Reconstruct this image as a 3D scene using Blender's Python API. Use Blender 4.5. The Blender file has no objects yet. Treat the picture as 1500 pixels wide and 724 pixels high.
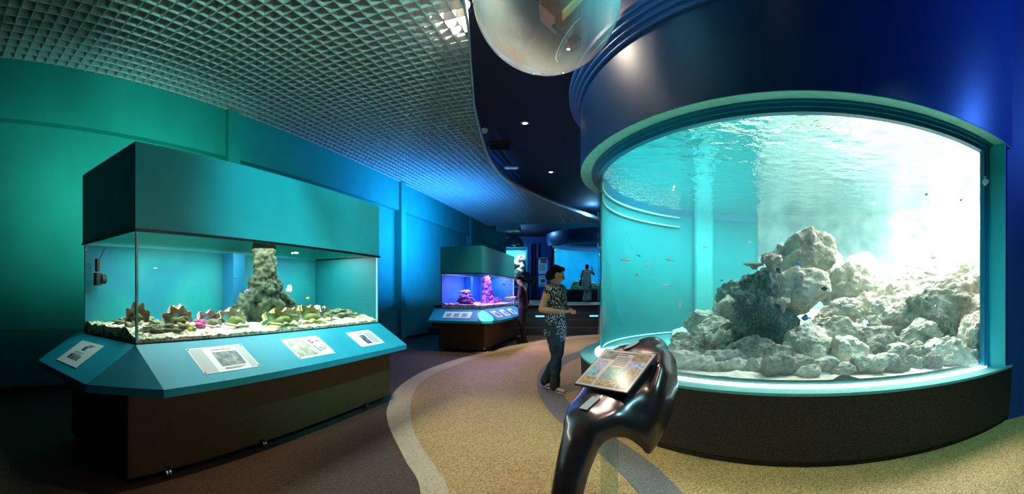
import bpy, bmesh, math, random
import numpy as np
from mathutils import Vector, Matrix, noise, Euler

S = bpy.context.scene
COL = S.collection
PI = math.pi
R = math.radians

# ------------------------------------------------------------------ camera
FPX, YH, CX, HC = 654.5, 429.6, 750.0, 1.25      # focal (px), horizon row, centre column, eye height (m)
cam_d = bpy.data.cameras.new('camera')
cam = bpy.data.objects.new('camera', cam_d); COL.objects.link(cam)
cam.location = (0, 0, HC); cam.rotation_euler = (PI / 2, 0, 0)
cam_d.type = 'PANO'
cam_d.panorama_type = 'CENTRAL_CYLINDRICAL'
cam_d.central_cylindrical_radius = 1.0
cam_d.central_cylindrical_range_u_min = -750 / FPX
cam_d.central_cylindrical_range_u_max = 750 / FPX
cam_d.central_cylindrical_range_v_min = -(724 - YH) / FPX
cam_d.central_cylindrical_range_v_max = YH / FPX
cam_d.clip_start = 0.05; cam_d.clip_end = 200
S.camera = cam

# ------------------------------------------------------------------ world, exposure
w = bpy.data.worlds.new('world'); S.world = w; w.use_nodes = True
w.node_tree.nodes['Background'].inputs[0].default_value = (0.05, 0.12, 0.2, 1)
w.node_tree.nodes['Background'].inputs[1].default_value = 0.06
vs = S.view_settings
vs.view_transform = 'Standard'; vs.look = 'None'; vs.gamma = 1.0; vs.use_curve_mapping = False
vs.exposure = 0.0
cy = S.cycles if hasattr(S, 'cycles') else None
if cy:
    cy.max_bounces = 10; cy.diffuse_bounces = 4; cy.glossy_bounces = 4; cy.transparent_max_bounces = 24
    cy.volume_bounces = 1; cy.caustics_reflective = False; cy.caustics_refractive = False
    cy.sample_clamp_indirect = 4.0

def lin(h):
    h = h.lstrip('#'); o = []
    for i in (0, 2, 4):
        v = int(h[i:i + 2], 16) / 255
        o.append(v / 12.92 if v <= .04045 else ((v + .055) / 1.055) ** 2.4)
    return (*o, 1)

def area(name, loc, target, size, power, color, sy=None, spread=PI):
    l = bpy.data.lights.new(name, 'AREA'); l.energy = power; l.color = color[:3]
    l.shape = 'RECTANGLE' if sy else 'SQUARE'; l.size = size
    if sy: l.size_y = sy
    l.spread = spread
    o = bpy.data.objects.new(name, l); COL.objects.link(o); o.location = loc
    o.rotation_euler = (Vector(target) - Vector(loc)).to_track_quat('-Z', 'Y').to_euler()
    return o
def spot(name, loc, target, power, color, angle=60, blend=.6, radius=.04):
    l = bpy.data.lights.new(name, 'SPOT'); l.energy = power; l.color = color[:3]
    l.spot_size = R(angle); l.spot_blend = blend; l.shadow_soft_size = radius
    o = bpy.data.objects.new(name, l); COL.objects.link(o); o.location = loc
    o.rotation_euler = (Vector(target) - Vector(loc)).to_track_quat('-Z', 'Y').to_euler()
    return o
def point(name, loc, power, color, radius=.05):
    l = bpy.data.lights.new(name, 'POINT'); l.energy = power; l.color = color[:3]; l.shadow_soft_size = radius
    o = bpy.data.objects.new(name, l); COL.objects.link(o); o.location = loc
    return o

# wall frame: s runs along the left wall away from the viewer, d is the distance towards that wall
WA = 1.3402
TN = Vector((math.cos(PI / 2 - 0), 0, 0))
NX, NY = -math.sin(WA), math.cos(WA)
TX, TY = NY, -NX
WROT = math.atan2(TY, TX)
def Wp(s, d, z=0): return Vector((s * TX + d * NX, s * TY + d * NY, z))
def sd(x, y): return (x * TX + y * TY, x * NX + y * NY)
def P(px, py, r):
    th = (px - CX) / FPX
    return Vector((r * math.sin(th), r * math.cos(th), HC + (YH - py) / FPX * r))
def G(px, py, z=0.0):
    return P(px, py, (z - HC) * FPX / (YH - py))

# big drum
DC = Vector((3.673, 4.81, 0)); DR = 2.895; DG = 2.688; Z1 = .538; ZG = 2.612; ZS = 2.688

# ---- large lights
SKY = (1.0, .93, .88)
area('tank_skylight_lamp', (4.75, 3.75, 3.38), (4.75, 3.75, 0), 2.1, 660, SKY)
area('tank_lamp', (3.0, 5.6, 3.38), (3.0, 5.6, 0), 2.4, 240, (.6, .98, 1))

# ------------------------------------------------------------------ materials
MATS = {}
def mat(name, col, rough=.5, metal=0.0, col2=None, nscale=8, namount=1.0, bump=0.0, bscale=60, emit=None, estr=1.0, spec=.5, coat=0.0, detail=4, ramp=(.35, .65), alpha=None, sub=None):
    if name in MATS: return MATS[name]
    m = bpy.data.materials.new(name); m.use_nodes = True; nt = m.node_tree; N = nt.nodes; L = nt.links
    b = N['Principled BSDF']
    b.inputs['Base Color'].default_value = col; b.inputs['Roughness'].default_value = rough
    b.inputs['Metallic'].default_value = metal; b.inputs['Specular IOR Level'].default_value = spec
    b.inputs['Coat Weight'].default_value = coat
    if col2 or bump:
        tc = N.new('ShaderNodeTexCoord')
    if col2:
        n = N.new('ShaderNodeTexNoise'); n.inputs['Scale'].default_value = nscale; n.inputs['Detail'].default_value = detail
        L.new(tc.outputs['Object'], n.inputs['Vector'])
        r = N.new('ShaderNodeValToRGB'); r.color_ramp.elements[0].color = col; r.color_ramp.elements[1].color = col2
        r.color_ramp.elements[0].position = ramp[0]; r.color_ramp.elements[1].position = ramp[1]
        L.new(n.outputs['Fac'], r.inputs['Fac']); L.new(r.outputs['Color'], b.inputs['Base Color'])
    if bump:
        n2 = N.new('ShaderNodeTexNoise'); n2.inputs['Scale'].default_value = bscale; n2.inputs['Detail'].default_value = 6
        L.new(tc.outputs['Object'], n2.inputs['Vector'])
        bp = N.new('ShaderNodeBump'); bp.inputs['Strength'].default_value = bump; bp.inputs['Distance'].default_value = .05 if name.startswith('rock') else .02
        L.new(n2.outputs['Fac'], bp.inputs['Height']); L.new(bp.outputs['Normal'], b.inputs['Normal'])
    if emit:
        b.inputs['Emission Color'].default_value = emit; b.inputs['Emission Strength'].default_value = estr
    MATS[name] = m; return m

def aggregate(name, base, dark, light, scale=140, rough=.65, stain=.25):
    m = bpy.data.materials.new(name); m.use_nodes = True; nt = m.node_tree; N = nt.nodes; L = nt.links
    b = N['Principled BSDF']; tc = N.new('ShaderNodeTexCoord')
    v = N.new('ShaderNodeTexVoronoi'); v.inputs['Scale'].default_value = scale
    L.new(tc.outputs['Object'], v.inputs['Vector'])
    r = N.new('ShaderNodeValToRGB'); e = r.color_ramp.elements
    e[0].position = 0; e[0].color = dark; e[1].position = 1; e[1].color = light
    x = r.color_ramp.elements.new(.45); x.color = base
    sp = N.new('ShaderNodeSeparateColor'); L.new(v.outputs['Color'], sp.inputs['Color'])
    L.new(sp.outputs['Red'], r.inputs['Fac'])
    n = N.new('ShaderNodeTexNoise'); n.inputs['Scale'].default_value = 1.3; n.inputs['Detail'].default_value = 5
    L.new(tc.outputs['Object'], n.inputs['Vector'])
    mx = N.new('ShaderNodeMix'); mx.data_type = 'RGBA'; mx.blend_type = 'MULTIPLY'; mx.inputs['Factor'].default_value = stain
    L.new(r.outputs['Color'], mx.inputs[6]); L.new(n.outputs['Fac'], mx.inputs[7])
    L.new(mx.outputs[2], b.inputs['Base Color']); b.inputs['Roughness'].default_value = rough
    b.inputs['Specular IOR Level'].default_value = .35
    bp = N.new('ShaderNodeBump'); bp.inputs['Strength'].default_value = .25; bp.inputs['Distance'].default_value = .004
    L.new(v.outputs['Distance'], bp.inputs['Height']); L.new(bp.outputs['Normal'], b.inputs['Normal'])
    MATS[name] = m; return m

def glass(name, tint=(1, 1, 1, 1), refl=1.0, rough=.02, ior=1.35, haze=None):
    m = bpy.data.materials.new(name); m.use_nodes = True; nt = m.node_tree; N = nt.nodes; L = nt.links
    N.remove(N['Principled BSDF']); out = N['Material Output']
    t = N.new('ShaderNodeBsdfTransparent'); t.inputs['Color'].default_value = tint
    g = N.new('ShaderNodeBsdfGlossy'); g.inputs['Roughness'].default_value = rough
    f = N.new('ShaderNodeFresnel'); ge = N.new('ShaderNodeNewGeometry')
    io = N.new('ShaderNodeMix'); io.data_type = 'FLOAT'; io.inputs[2].default_value = ior; io.inputs[3].default_value = 1 / ior   # same reflectance on both faces of a thin pane
    L.new(ge.outputs['Backfacing'], io.inputs[0]); L.new(io.outputs[0], f.inputs['IOR'])
    mu = N.new('ShaderNodeMath'); mu.operation = 'MULTIPLY'; mu.inputs[1].default_value = refl
    L.new(f.outputs['Fac'], mu.inputs[0])
    mx = N.new('ShaderNodeMixShader'); L.new(mu.outputs[0], mx.inputs[0]); L.new(t.outputs[0], mx.inputs[1]); L.new(g.outputs[0], mx.inputs[2])
    last = mx
    if haze:
        d = N.new('ShaderNodeBsdfDiffuse'); d.inputs['Color'].default_value = haze[0]
        m2 = N.new('ShaderNodeMixShader'); m2.inputs[0].default_value = haze[1]
        L.new(mx.outputs[0], m2.inputs[1]); L.new(d.outputs[0], m2.inputs[2]); last = m2
    L.new(last.outputs[0], out.inputs['Surface'])
    MATS[name] = m; return m

def water(name, absorb, ad, scat=None, sdn=0, aniso=.3):
    m = bpy.data.materials.new(name); m.use_nodes = True; nt = m.node_tree; N = nt.nodes; L = nt.links
    N.remove(N['Principled BSDF']); out = N['Material Output']
    t = N.new('ShaderNodeBsdfTransparent'); L.new(t.outputs[0], out.inputs['Surface'])
    a = N.new('ShaderNodeVolumeAbsorption'); a.inputs['Color'].default_value = absorb; a.inputs['Density'].default_value = ad
    if scat:
        s = N.new('ShaderNodeVolumeScatter'); s.inputs['Color'].default_value = scat; s.inputs['Density'].default_value = sdn; s.inputs['Anisotropy'].default_value = aniso
        ad_ = N.new('ShaderNodeAddShader'); L.new(a.outputs[0], ad_.inputs[0]); L.new(s.outputs[0], ad_.inputs[1]); L.new(ad_.outputs[0], out.inputs['Volume'])
    else:
        L.new(a.outputs[0], out.inputs['Volume'])
    MATS[name] = m; return m

def water_surface(name):
    # seen from below at shallow angles the surface is a mirror (total internal reflection), from straight below it is clear
    m = bpy.data.materials.new(name); m.use_nodes = True; nt = m.node_tree; N = nt.nodes; L = nt.links
    N.remove(N['Principled BSDF']); out = N['Material Output']
    t = N.new('ShaderNodeBsdfTransparent'); g = N.new('ShaderNodeBsdfGlossy'); g.inputs['Roughness'].default_value = .03
    g.inputs['Color'].default_value = (.93, .97, .97, 1)
    lw = N.new('ShaderNodeLayerWeight'); lw.inputs['Blend'].default_value = .5
    r = N.new('ShaderNodeValToRGB'); r.color_ramp.elements[0].position = .2; r.color_ramp.elements[1].position = .4
    r.color_ramp.elements[0].color = (.05, .05, .05, 1)
    r.color_ramp.elements[1].color = (1, 1, 1, 1)
    L.new(lw.outputs['Facing'], r.inputs['Fac'])
    tc = N.new('ShaderNodeTexCoord'); n = N.new('ShaderNodeTexNoise'); n.inputs['Scale'].default_value = 5; n.inputs['Detail'].default_value = 3
    L.new(tc.outputs['Object'], n.inputs['Vector'])
    bp = N.new('ShaderNodeBump'); bp.inputs['Strength'].default_value = .5; bp.inputs['Distance'].default_value = .05
    L.new(n.outputs['Fac'], bp.inputs['Height']); L.new(bp.outputs['Normal'], g.inputs['Normal'])
    mx = N.new('ShaderNodeMixShader'); L.new(r.outputs['Color'], mx.inputs[0]); L.new(t.outputs[0], mx.inputs[1]); L.new(g.outputs[0], mx.inputs[2])
    L.new(mx.outputs[0], out.inputs['Surface']); MATS[name] = m; return m

M = MATS
mat('teal_wall', lin('#0f9c8e'), .7, col2=lin('#0d9488'), nscale=2, bump=.03, bscale=90)
mat('navy_wall', lin('#1b3f7e'), .55, col2=lin('#183a76'), nscale=2)
mat('deep_blue', lin('#1240a8'), .5)
mat('dark_ceiling', lin('#1c2a46'), .8, col2=lin('#18243e'), nscale=1)
mat('grid_metal', lin('#d8d6d0'), .38, metal=.0, spec=.6)
mat('grid_rim', lin('#cdd6cf'), .4)
mat('plinth_brown', lin('#64431f'), .6, col2=lin('#573a1b'), nscale=30, bump=.05)
mat('hood_teal', lin('#35c4cc'), .38, col2=lin('#30bcc4'), nscale=3, spec=.4)
mat('apron_teal', lin('#1698b2'), .5, col2=lin('#1590aa'), nscale=4, spec=.3)
mat('black_trim', lin('#0a0c10'), .4)
mat('steel', lin('#b8bcc0'), .25, metal=1)
mat('chrome', lin('#d8dde0'), .12, metal=1)
mat('rubber', lin('#141414'), .7)
mat('card_white', lin('#dfe6ea'), .35)
mat('ink', lin('#20242a'), .6)
mat('granite', lin('#1d1611'), .55, col2=lin('#54422f'), nscale=110, detail=3, ramp=(.48, .75), bump=.1, bscale=200)
mat('ledge_stone', lin('#4f9a94'), .5, col2=lin('#6fb0aa'), nscale=120, detail=2)
mat('drum_paint', lin('#1d4a86'), .36, coat=.0, col2=lin('#1b467f'), nscale=1.5)
mat('soffit_paint', lin('#8ff0e4'), .55, col2=lin('#84e6da'), nscale=12); mat('cornice_paint', lin('#2f6fc0'), .4)
mat('frame_blue', lin('#0f7fa8'), .35)
mat('jamb_paint', lin('#30c8d8'), .5)
mat('tank_back', lin('#06a4ac'), .8, col2=lin('#059ca6'), nscale=2)
mat('tank_back_pale', lin('#ebe8e2'), .8, col2=lin('#9ca4a8'), nscale=2.2, detail=7, bump=.6, bscale=6)
mat('tank_floor', lin('#4fb0ac'), .8, col2=lin('#7cc4bd'), nscale=20)
mat('seam_white', lin('#e8ffff'), .4); mat('sill_fill_glow', lin('#e8ffff'), .4, emit=(.7, 1, .98, 1), estr=5)
mat('strip_pale', lin('#3fbcc2'), .6)
mat('white_inside', lin('#f0f4f4'), .8)
mat('rock_pale', lin('#cfc9b4'), .85, col2=lin('#8f8a76'), nscale=3.5, detail=9, ramp=(.4, .72), bump=.9, bscale=9)
mat('rock_grey', lin('#a9a592'), .85, col2=lin('#6d6a5a'), nscale=4, detail=9, ramp=(.4, .7), bump=.9, bscale=11)
mat('rock_dark', lin('#4a625a'), .9, col2=lin('#97a488'), nscale=6, detail=9, ramp=(.45, .75), bump=1., bscale=14)
mat('rock_cream', lin('#e0d8c2'), .85, col2=lin('#a8a08a'), nscale=3, detail=9, ramp=(.45, .75), bump=.9, bscale=8)
mat('coral_cream', lin('#f0e8d0'), .8, col2=lin('#d0c4a4'), nscale=30, bump=.8, bscale=60)
glass('acrylic', (.98, 1, 1, 1), .45, .01, 1.25)
glass('tank_glass', (.98, 1, .995, 1), .5, .01, 1.35)
glass('dome_acrylic', (.9, .92, .92, 1), 1.6, .04, 1.45, haze=((.8, .76, .72, 1), .22))
glass('ghost_post_acrylic', (.9, .97, .95, 1), 1.2, .05, 1.4, haze=((.7, .78, .72, 1), .12))
glass('sleeve', (1, 1, 1, 1), .5, .15, 1.4)
water('drum_water', (.05, .9, .94, 1), .06, (.4, .95, 1, 1), .035, .2)
water('tank_water', (.25, .97, .97, 1), .35)
water('tank_water_blue', (.15, .5, 1, 1), .5)
water('tank_water_far', (.1, .75, .9, 1), .35)
water_surface('water_surface')
aggregate('tan_aggregate', lin('#a8864e'), lin('#7c5f34'), lin('#ccab72'), 120)
aggregate('brown_carpet', lin('#4d3a2c'), lin('#32251c'), lin('#6a523f'), 160, .8, .5)
aggregate('beige_border', lin('#b8a68a'), lin('#9c8a70'), lin('#cdbca0'), 160)
aggregate('grey_band', lin('#6d6660'), lin('#544e49'), lin('#88807a'), 160)
aggregate('gravel', lin('#d9cba4'), lin('#6d6248'), lin('#fff6dc'), 55, .8, .1)
aggregate('gravel_pink', lin('#c9a0c0'), lin('#6a4670'), lin('#ffe6fa'), 45, .8, .2)

# ------------------------------------------------------------------ mesh helpers
def link(name, me, m=None, parent=None, smooth=False):
    o = bpy.data.objects.new(name, me); COL.objects.link(o)
    if m:
        me.materials.clear(); me.materials.append(MATS[m] if isinstance(m, str) else m)
    if smooth: me.polygons.foreach_set('use_smooth', [True] * len(me.polygons))
    if parent: o.parent = parent
    return o
def obj(name, bm, m=None, parent=None, smooth=False):
    me = bpy.data.meshes.new(name); bmesh.ops.recalc_face_normals(bm, faces=bm.faces[:]); bm.to_mesh(me); bm.free()
    return link(name, me, m, parent, smooth)
def py(name, v, f, m=None, parent=None, smooth=False):
    me = bpy.data.meshes.new(name); me.from_pydata([tuple(x) for x in v], [], f); me.update()
    return link(name, me, m, parent, smooth)
def thing(name, label, cat, loc=(0, 0, 0), rz=0, group=None):
    o = bpy.data.objects.new(name, None); COL.objects.link(o); o.location = loc; o.rotation_euler = (0, 0, rz)
    return tag(o, label, cat, group)
def tag(o, label, cat, group=None, kind=None):
    o['label'] = label; o['category'] = cat
    if group: o['group'] = group
    if kind: o['kind'] = kind
    return o
def struct(o): o['kind'] = 'structure'; return o
def nb(): return bmesh.new()
def bx(bm, c, s, rot=None):
    r = bmesh.ops.create_cube(bm, size=1)
    mt = Matrix.Translation(c) @ (rot.to_4x4() if rot is not None else Matrix()) @ Matrix.Diagonal((*s, 1))
    bmesh.ops.transform(bm, matrix=mt, verts=r['verts']); return r['verts']
def box(name, c, s, m, parent=None, rot=None, bevel=0):
    bm = nb(); bx(bm, c, s, rot)
    if bevel: bmesh.ops.bevel(bm, geom=bm.edges[:], offset=bevel, segments=2, affect='EDGES', profile=.7)
    return obj(name, bm, m, parent)
def cyl(bm, a, b, r1, r2=None, seg=16):
    a, b = Vector(a), Vector(b); d = b - a; r2 = r1 if r2 is None else r2
    q = bmesh.ops.create_cone(bm, cap_ends=True, segments=seg, radius1=r1, radius2=r2, depth=d.length)
    mt = Matrix.Translation((a + b) / 2) @ d.to_track_quat('Z', 'Y').to_matrix().to_4x4()
    bmesh.ops.transform(bm, matrix=mt, verts=q['verts']); return q['verts']
def lathe(bm, prof, a0=0, a1=2 * PI, seg=96, c=(0, 0), close=False):
    """profile of (radius, z); swept round the z axis; close joins last profile point to first"""
    full = abs(a1 - a0) > 2 * PI - 1e-4
    n = seg if full else seg + 1
    rings = []
    for i in range(n):
        a = a0 + (a1 - a0) * i / seg
        rings.append([bm.verts.new((c[0] + r * math.cos(a), c[1] + r * math.sin(a), z)) for r, z in prof])
    k = len(prof)
    for i in range(seg):
        A, B = rings[i], rings[(i + 1) % n]
        for j in range(k if close else k - 1):
            try: bm.faces.new((A[j], A[(j + 1) % k], B[(j + 1) % k], B[j]))
            except ValueError: pass
    if close and not full:
        bm.faces.new(rings[0]); bm.faces.new(rings[-1][::-1])
    return rings
def tube(bm, pts, rad, seg=12, side=(1, 0, 0), caps=True):
    """closed loft along pts; rad = list of (ra, rb) with ra along `side`"""
    pts = [Vector(p) for p in pts]; side = Vector(side); rad = [(r, r) if not isinstance(r, (tuple, list)) else r for r in rad]
    if caps:                                     # rounded ends
        def cap(p, q, r):
            d = (p - q).normalized(); h = min(r)
            return [(p + d * h * .55, (r[0] * .82, r[1] * .82)), (p + d * h * .9, (r[0] * .42, r[1] * .42))]
        e0 = cap(pts[0], pts[1], rad[0]); e1 = cap(pts[-1], pts[-2], rad[-1])
        pts2 = [e0[1][0], e0[0][0]] + pts + [e1[0][0], e1[1][0]]
        rad = [e0[1][1], e0[0][1]] + rad + [e1[0][1], e1[1][1]]; pts = pts2
    rings = []
    for i, p in enumerate(pts):
        t = (pts[min(i + 1, len(pts) - 1)] - pts[max(i - 1, 0)]).normalized()
        u = side - t * side.dot(t)
        if u.length < .05: u = Vector((0, 1, 0)) - t * t.y
        if u.length < .05: u = Vector((0, 0, 1)) - t * t.z
        u.normalize(); v = t.cross(u); ra, rb = rad[i]
        rings.append([bm.verts.new(p + u * ra * math.cos(2 * PI * k / seg) + v * rb * math.sin(2 * PI * k / seg)) for k in range(seg)])
    for A, B in zip(rings, rings[1:]):
        for k in range(seg): bm.faces.new((A[k], A[(k + 1) % seg], B[(k + 1) % seg], B[k]))
    bm.faces.new(rings[0][::-1]); bm.faces.new(rings[-1])
def ball(bm, c, r, sub=2):
    r = r if isinstance(r, (tuple, list)) else (r, r, r)
    q = bmesh.ops.create_icosphere(bm, subdivisions=sub, radius=1)
    bmesh.ops.transform(bm, matrix=Matrix.Translation(c) @ Matrix.Diagonal((*r, 1)), verts=q['verts']); return q['verts']
def remesh(bm, voxel, smooth=4, factor=.5):
    """fuse overlapping closed shapes into one continuous surface"""
    me = bpy.data.meshes.new('tmp'); bmesh.ops.recalc_face_normals(bm, faces=bm.faces[:]); bm.to_mesh(me); bm.free()
    o = bpy.data.objects.new('tmp', me); COL.objects.link(o)
    a = o.modifiers.new('r', 'REMESH'); a.mode = 'VOXEL'; a.voxel_size = voxel
    if smooth:
        b = o.modifiers.new('s', 'SMOOTH'); b.iterations = smooth; b.factor = factor
    dg = bpy.context.evaluated_depsgraph_get(); dg.update()
    out = bpy.data.meshes.new_from_object(o.evaluated_get(dg))
    bpy.data.objects.remove(o); bpy.data.meshes.remove(me)
    return out
def displace(me, amp, freq, seed=0, octv=4):
    n = len(me.vertices); off = Vector((seed * 7.3, seed * 3.1, seed * 5.7))
    nm = [v.normal.copy() for v in me.vertices]
    for v, k in zip(me.vertices, nm):
        q = v.co * freq + off
        v.co += k * amp * noise.fractal(q, 1.0, 2.0, octv)
def copy_tree(o, parent=None):
    c = o.copy(); COL.objects.link(c); c.parent = parent
    for ch in list(o.children): copy_tree(ch, c)
    return c
rnd = random.Random(7)

# ================================================================== STRUCTURE
# ---- floor
struct(py('floor', [(-14, -4, -.0), (14, -4, 0), (14, 32, 0), (-14, 32, 0)], [(0, 1, 2, 3)], 'brown_carpet'))
def smooth_line(pts, n=8):
    out = []; pts = [Vector(p).to_2d() if len(p) > 2 else Vector(p) for p in pts]
    for i in range(len(pts) - 1):
        p0 = pts[max(i - 1, 0)]; p1 = pts[i]; p2 = pts[i + 1]; p3 = pts[min(i + 2, len(pts) - 1)]
        for k in range(n):
            t = k / n
            out.append(.5 * ((2 * p1) + (p2 - p0) * t + (2 * p0 - 5 * p1 + 4 * p2 - p3) * t * t + (3 * p1 - p0 - 3 * p2 + p3) * t ** 3))
    out.append(pts[-1]); return out
outer = [(616, 724), (592, 672), (568.6, 621.5), (568.6, 594.6), (584, 567.6), (621, 544), (668, 527), (708.5, 517), (749, 507), (796, 498.5)]
inner = [(658, 724), (641, 689), (617.5, 655), (602, 618), (604, 581), (619, 559), (651, 542), (701.8, 524), (749, 512), (796, 502)]
O2 = smooth_line([(-.18, .3), (-.4, 1.6)] + [G(*p).to_2d() for p in outer] + [(1.9, 12.9), (3.4, 13.6)])
I2 = smooth_line([(.1, .3), (-.14, 1.6)] + [G(*p).to_2d() for p in inner] + [(1.9, 12.2), (3.4, 12.9)])
def strip(name, A, B, z, m):
    n = min(len(A), len(B)); v = [(p.x, p.y, z) for p in A[:n]] + [(p.x, p.y, z) for p in B[:n]]
    return struct(py(name, v, [(i, i + 1, n + i + 1, n + i) for i in range(n - 1)], m))
strip('floor_path_border', O2, I2, .004, 'beige_border')
far = [Vector((9, p.y)) for p in I2]
strip('floor_path', I2, far, .003, 'tan_aggregate')
bo = smooth_line([(1.5, 9.6), (.75, 8.2), (.46, 7.2), (.36, 6.4), (.33, 5.5), (.386, 4.76), (.49, 4.18), (.64, 3.55), (.735, 3.05), (.775, 2.67), (.8, 2), (.8, .2)])
bi = smooth_line([(1.78, 9.45), (1.04, 8.05), (.77, 7.1), (.68, 6.4), (.63, 5.5), (.67, 4.8), (.76, 4.3), (.9, 3.66), (1.0, 3.15), (1.035, 2.7), (1.05, 2), (1.05, .2)])
strip('floor_band', bo, bi, .006, 'grey_band')

# ---- left wall: recessed bays between pilasters, beam above, dado below
WD = 5.47
def wbox(name, s0, s1, d0, d1, z0, z1, m, parent=None):
    bm = nb(); v = [Wp(s, d, z) for z in (z0, z1) for s, d in ((s0, d0), (s1, d0), (s1, d1), (s0, d1))]
    V = [bm.verts.new(p) for p in v]
    for f in ((3, 2, 1, 0), (4, 5, 6, 7), (0, 1, 5, 4), (1, 2, 6, 5), (2, 3, 7, 6), (3, 0, 4, 7)): bm.faces.new([V[i] for i in f])
    return obj(name, bm, m, parent)
CEIL = 4.55; GZ_ = 4.175
wl = struct(wbox('wall_left', -4, 21, WD + .14, WD + .4, 0, CEIL, 'teal_wall'))
wbox('beam', -4, 21, WD, WD + .14, 3.44, CEIL, 'teal_wall', wl)
wbox('dado', -4, 21, WD, WD + .14, 0, .79, 'teal_wall', wl)
for s in (-1.25, 4.6, 10.43, 16.2):
    wbox('pilaster', s, s + .25, WD - .07, WD + .14, 0, GZ_, 'teal_wall', wl)
wbox('pilaster', 20.6, 21.0, WD - .25, WD + .14, 0, CEIL, 'teal_wall', wl)
struct(wbox('baseboard_left', -4, 21, WD - .015, WD, 0, .07, 'black_trim'))

# ---- right wall beside the drum
q0 = Vector((3.93, 1.96)); q1 = q0 + Vector((.94, -.35)) * 7
struct(py('wall_right', [(q0.x, q0.y, 0), (q1.x, q1.y, 0), (q1.x, q1.y, CEIL), (q0.x, q0.y, CEIL),
                         (q0.x + .02, q0.y + .06, 0), (q1.x + .02, q1.y + .06, 0), (q1.x + .02, q1.y + .06, CEIL), (q0.x + .02, q0.y + .06, CEIL)],
          [(0, 1, 2, 3), (4, 7, 6, 5), (0, 3, 7, 4), (1, 5, 6, 2), (3, 2, 6, 7), (0, 4, 5, 1)], 'navy_wall'))
struct(box('wall_back', (2, 26.2, 2.3), (26, .3, 4.7), 'navy_wall'))
struct(box('wall_rear', (0, -4, 2.3), (28, .2, 4.7), 'navy_wall'))
struct(box('wall_far_right', (11, 11, 2.3), (.2, 30, 4.7), 'navy_wall'))
struct(box('ceiling', (0, 11, CEIL + .05), (28, 31, .1), 'dark_ceiling'))

# ---- egg-crate ceiling: every blade a piece
GZ, GH, CELL = 4.18, .10, .14
ek = [(-2.5, .95), (0, .95), (2, 1.15), (4.2, 1.5), (5.69, 1.9), (7.03, 2.27), (9.22, 2.70), (10.8, 2.82), (12.28, 2.66), (14.97, 1.86), (17.48, .82), (18.6, .3)]
es = smooth_line(ek, 12); EX = [p.x for p in es]; EY = [p.y for p in es]
def dmin(s): return float(np.interp(s, EX, EY))
gr = struct(py('ceiling_grid', [Wp(a, b, GZ + GH) for a, b in ((18.55, 5.4), (18.6, 5.4), (18.6, .35), (18.55, .35))] + [Wp(a, b, GZ - .02) for a, b in ((18.55, 5.4), (18.6, 5.4), (18.6, .35), (18.55, .35))],
               [(0, 1, 2, 3), (7, 6, 5, 4), (0, 4, 5, 1), (1, 5, 6, 2), (2, 6, 7, 3), (3, 7, 4, 0)], 'grid_rim'))
BT = .011
unit = bpy.data.meshes.new('blade')
unit.from_pydata([(x, y, z) for z in (0, 1) for x, y in ((0, -.5), (1, -.5), (1, .5), (0, .5))], [], [(3, 2, 1, 0), (4, 5, 6, 7), (0, 1, 5, 4), (1, 2, 6, 5), (2, 3, 7, 6), (3, 0, 4, 7)])
unit.materials.append(M['grid_metal'])
def blade(a, b, name):
    a, b = Vector(a), Vector(b); o = bpy.data.objects.new(name, unit); COL.objects.link(o); o.parent = gr
    d = b - a; o.location = (a.x, a.y, GZ); o.rotation_euler = (0, 0, math.atan2(d.y, d.x)); o.scale = (d.length, BT, GH)
s = -1.0
while s < 18.5:
    blade(Wp(s, dmin(s)), Wp(s, WD), 'cross_blade'); s += CELL
d = WD - .03
ss = np.arange(-1.0, 18.56, .02); dm = np.array([dmin(x) for x in ss])
while d > .4:
    ok = dm < d; i = 0
    while i < len(ss):
        if ok[i]:
            j = i
            while j + 1 < len(ss) and ok[j + 1]: j += 1
            if ss[j] - ss[i] > .1: blade(Wp(ss[i], d), Wp(ss[j], d), 'long_blade')
            i = j + 1
        else: i += 1
    d -= CELL
bm = nb(); prev = None
for p in es:
    a = Wp(p.x, p.y); b = Wp(p.x, p.y - .02)
    V = [bm.verts.new((q.x, q.y, z)) for q, z in ((a, GZ - .015), (b, GZ - .015), (b, GZ + GH + .015), (a, GZ + GH + .015))]
    if prev:
        for k in range(4): bm.faces.new((prev[k], V[k], V[(k + 1) % 4], prev[(k + 1) % 4]))
    prev = V
obj('rim', bm, 'grid_rim', gr, True)

# ================================================================== BIG DRUM AQUARIUM
JA = R(-87.0)                        # right jamb
LA = R(172.0)                        # where the painted inner lining starts behind the acrylic
WIN0, WIN1 = R(148) - 2 * PI, JA     # window sweep
D = thing('cylinder_aquarium', 'huge cylindrical aquarium with curved acrylic window above a dark stone plinth', 'aquarium', DC)
def dl(name, prof, m, a0=0, a1=2 * PI, seg=128, close=True, parent=None, smooth=True):
    bm = nb(); lathe(bm, prof, a0, a1, seg, close=close); o = obj(name, bm, m, parent or D, smooth)
    return o
def flat_edges(o, ang=35):
    me = o.data
    bm = bmesh.new(); bm.from_mesh(me)
    for e in bm.edges:
        if len(e.link_faces) == 2 and e.calc_face_angle(0) > R(ang): e.smooth = False
    bm.to_mesh(me); bm.free(); return o
flat_edges(dl('plinth', [(2.5, 0), (2.85, 0), (2.85, .03), (2.875, .05), (DR, Z1 - .02), (2.5, Z1 - .02)], 'granite'))
flat_edges(dl('ledge', [(2.45, Z1 - .02), (DR, Z1 - .02), (DR, Z1), (2.72, Z1), (2.45, Z1 + .004)], 'ledge_stone'))
dl('window_sill_strip', [(DG + .035, Z1), (DG + .035, Z1 + .008), (DG, Z1 + .014), (DG - .03, Z1 + .014), (DG - .03, Z1)], 'sill_fill_glow', WIN0, WIN1)  # emission added to the acrylic edge so it lights soffit and jamb
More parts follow.
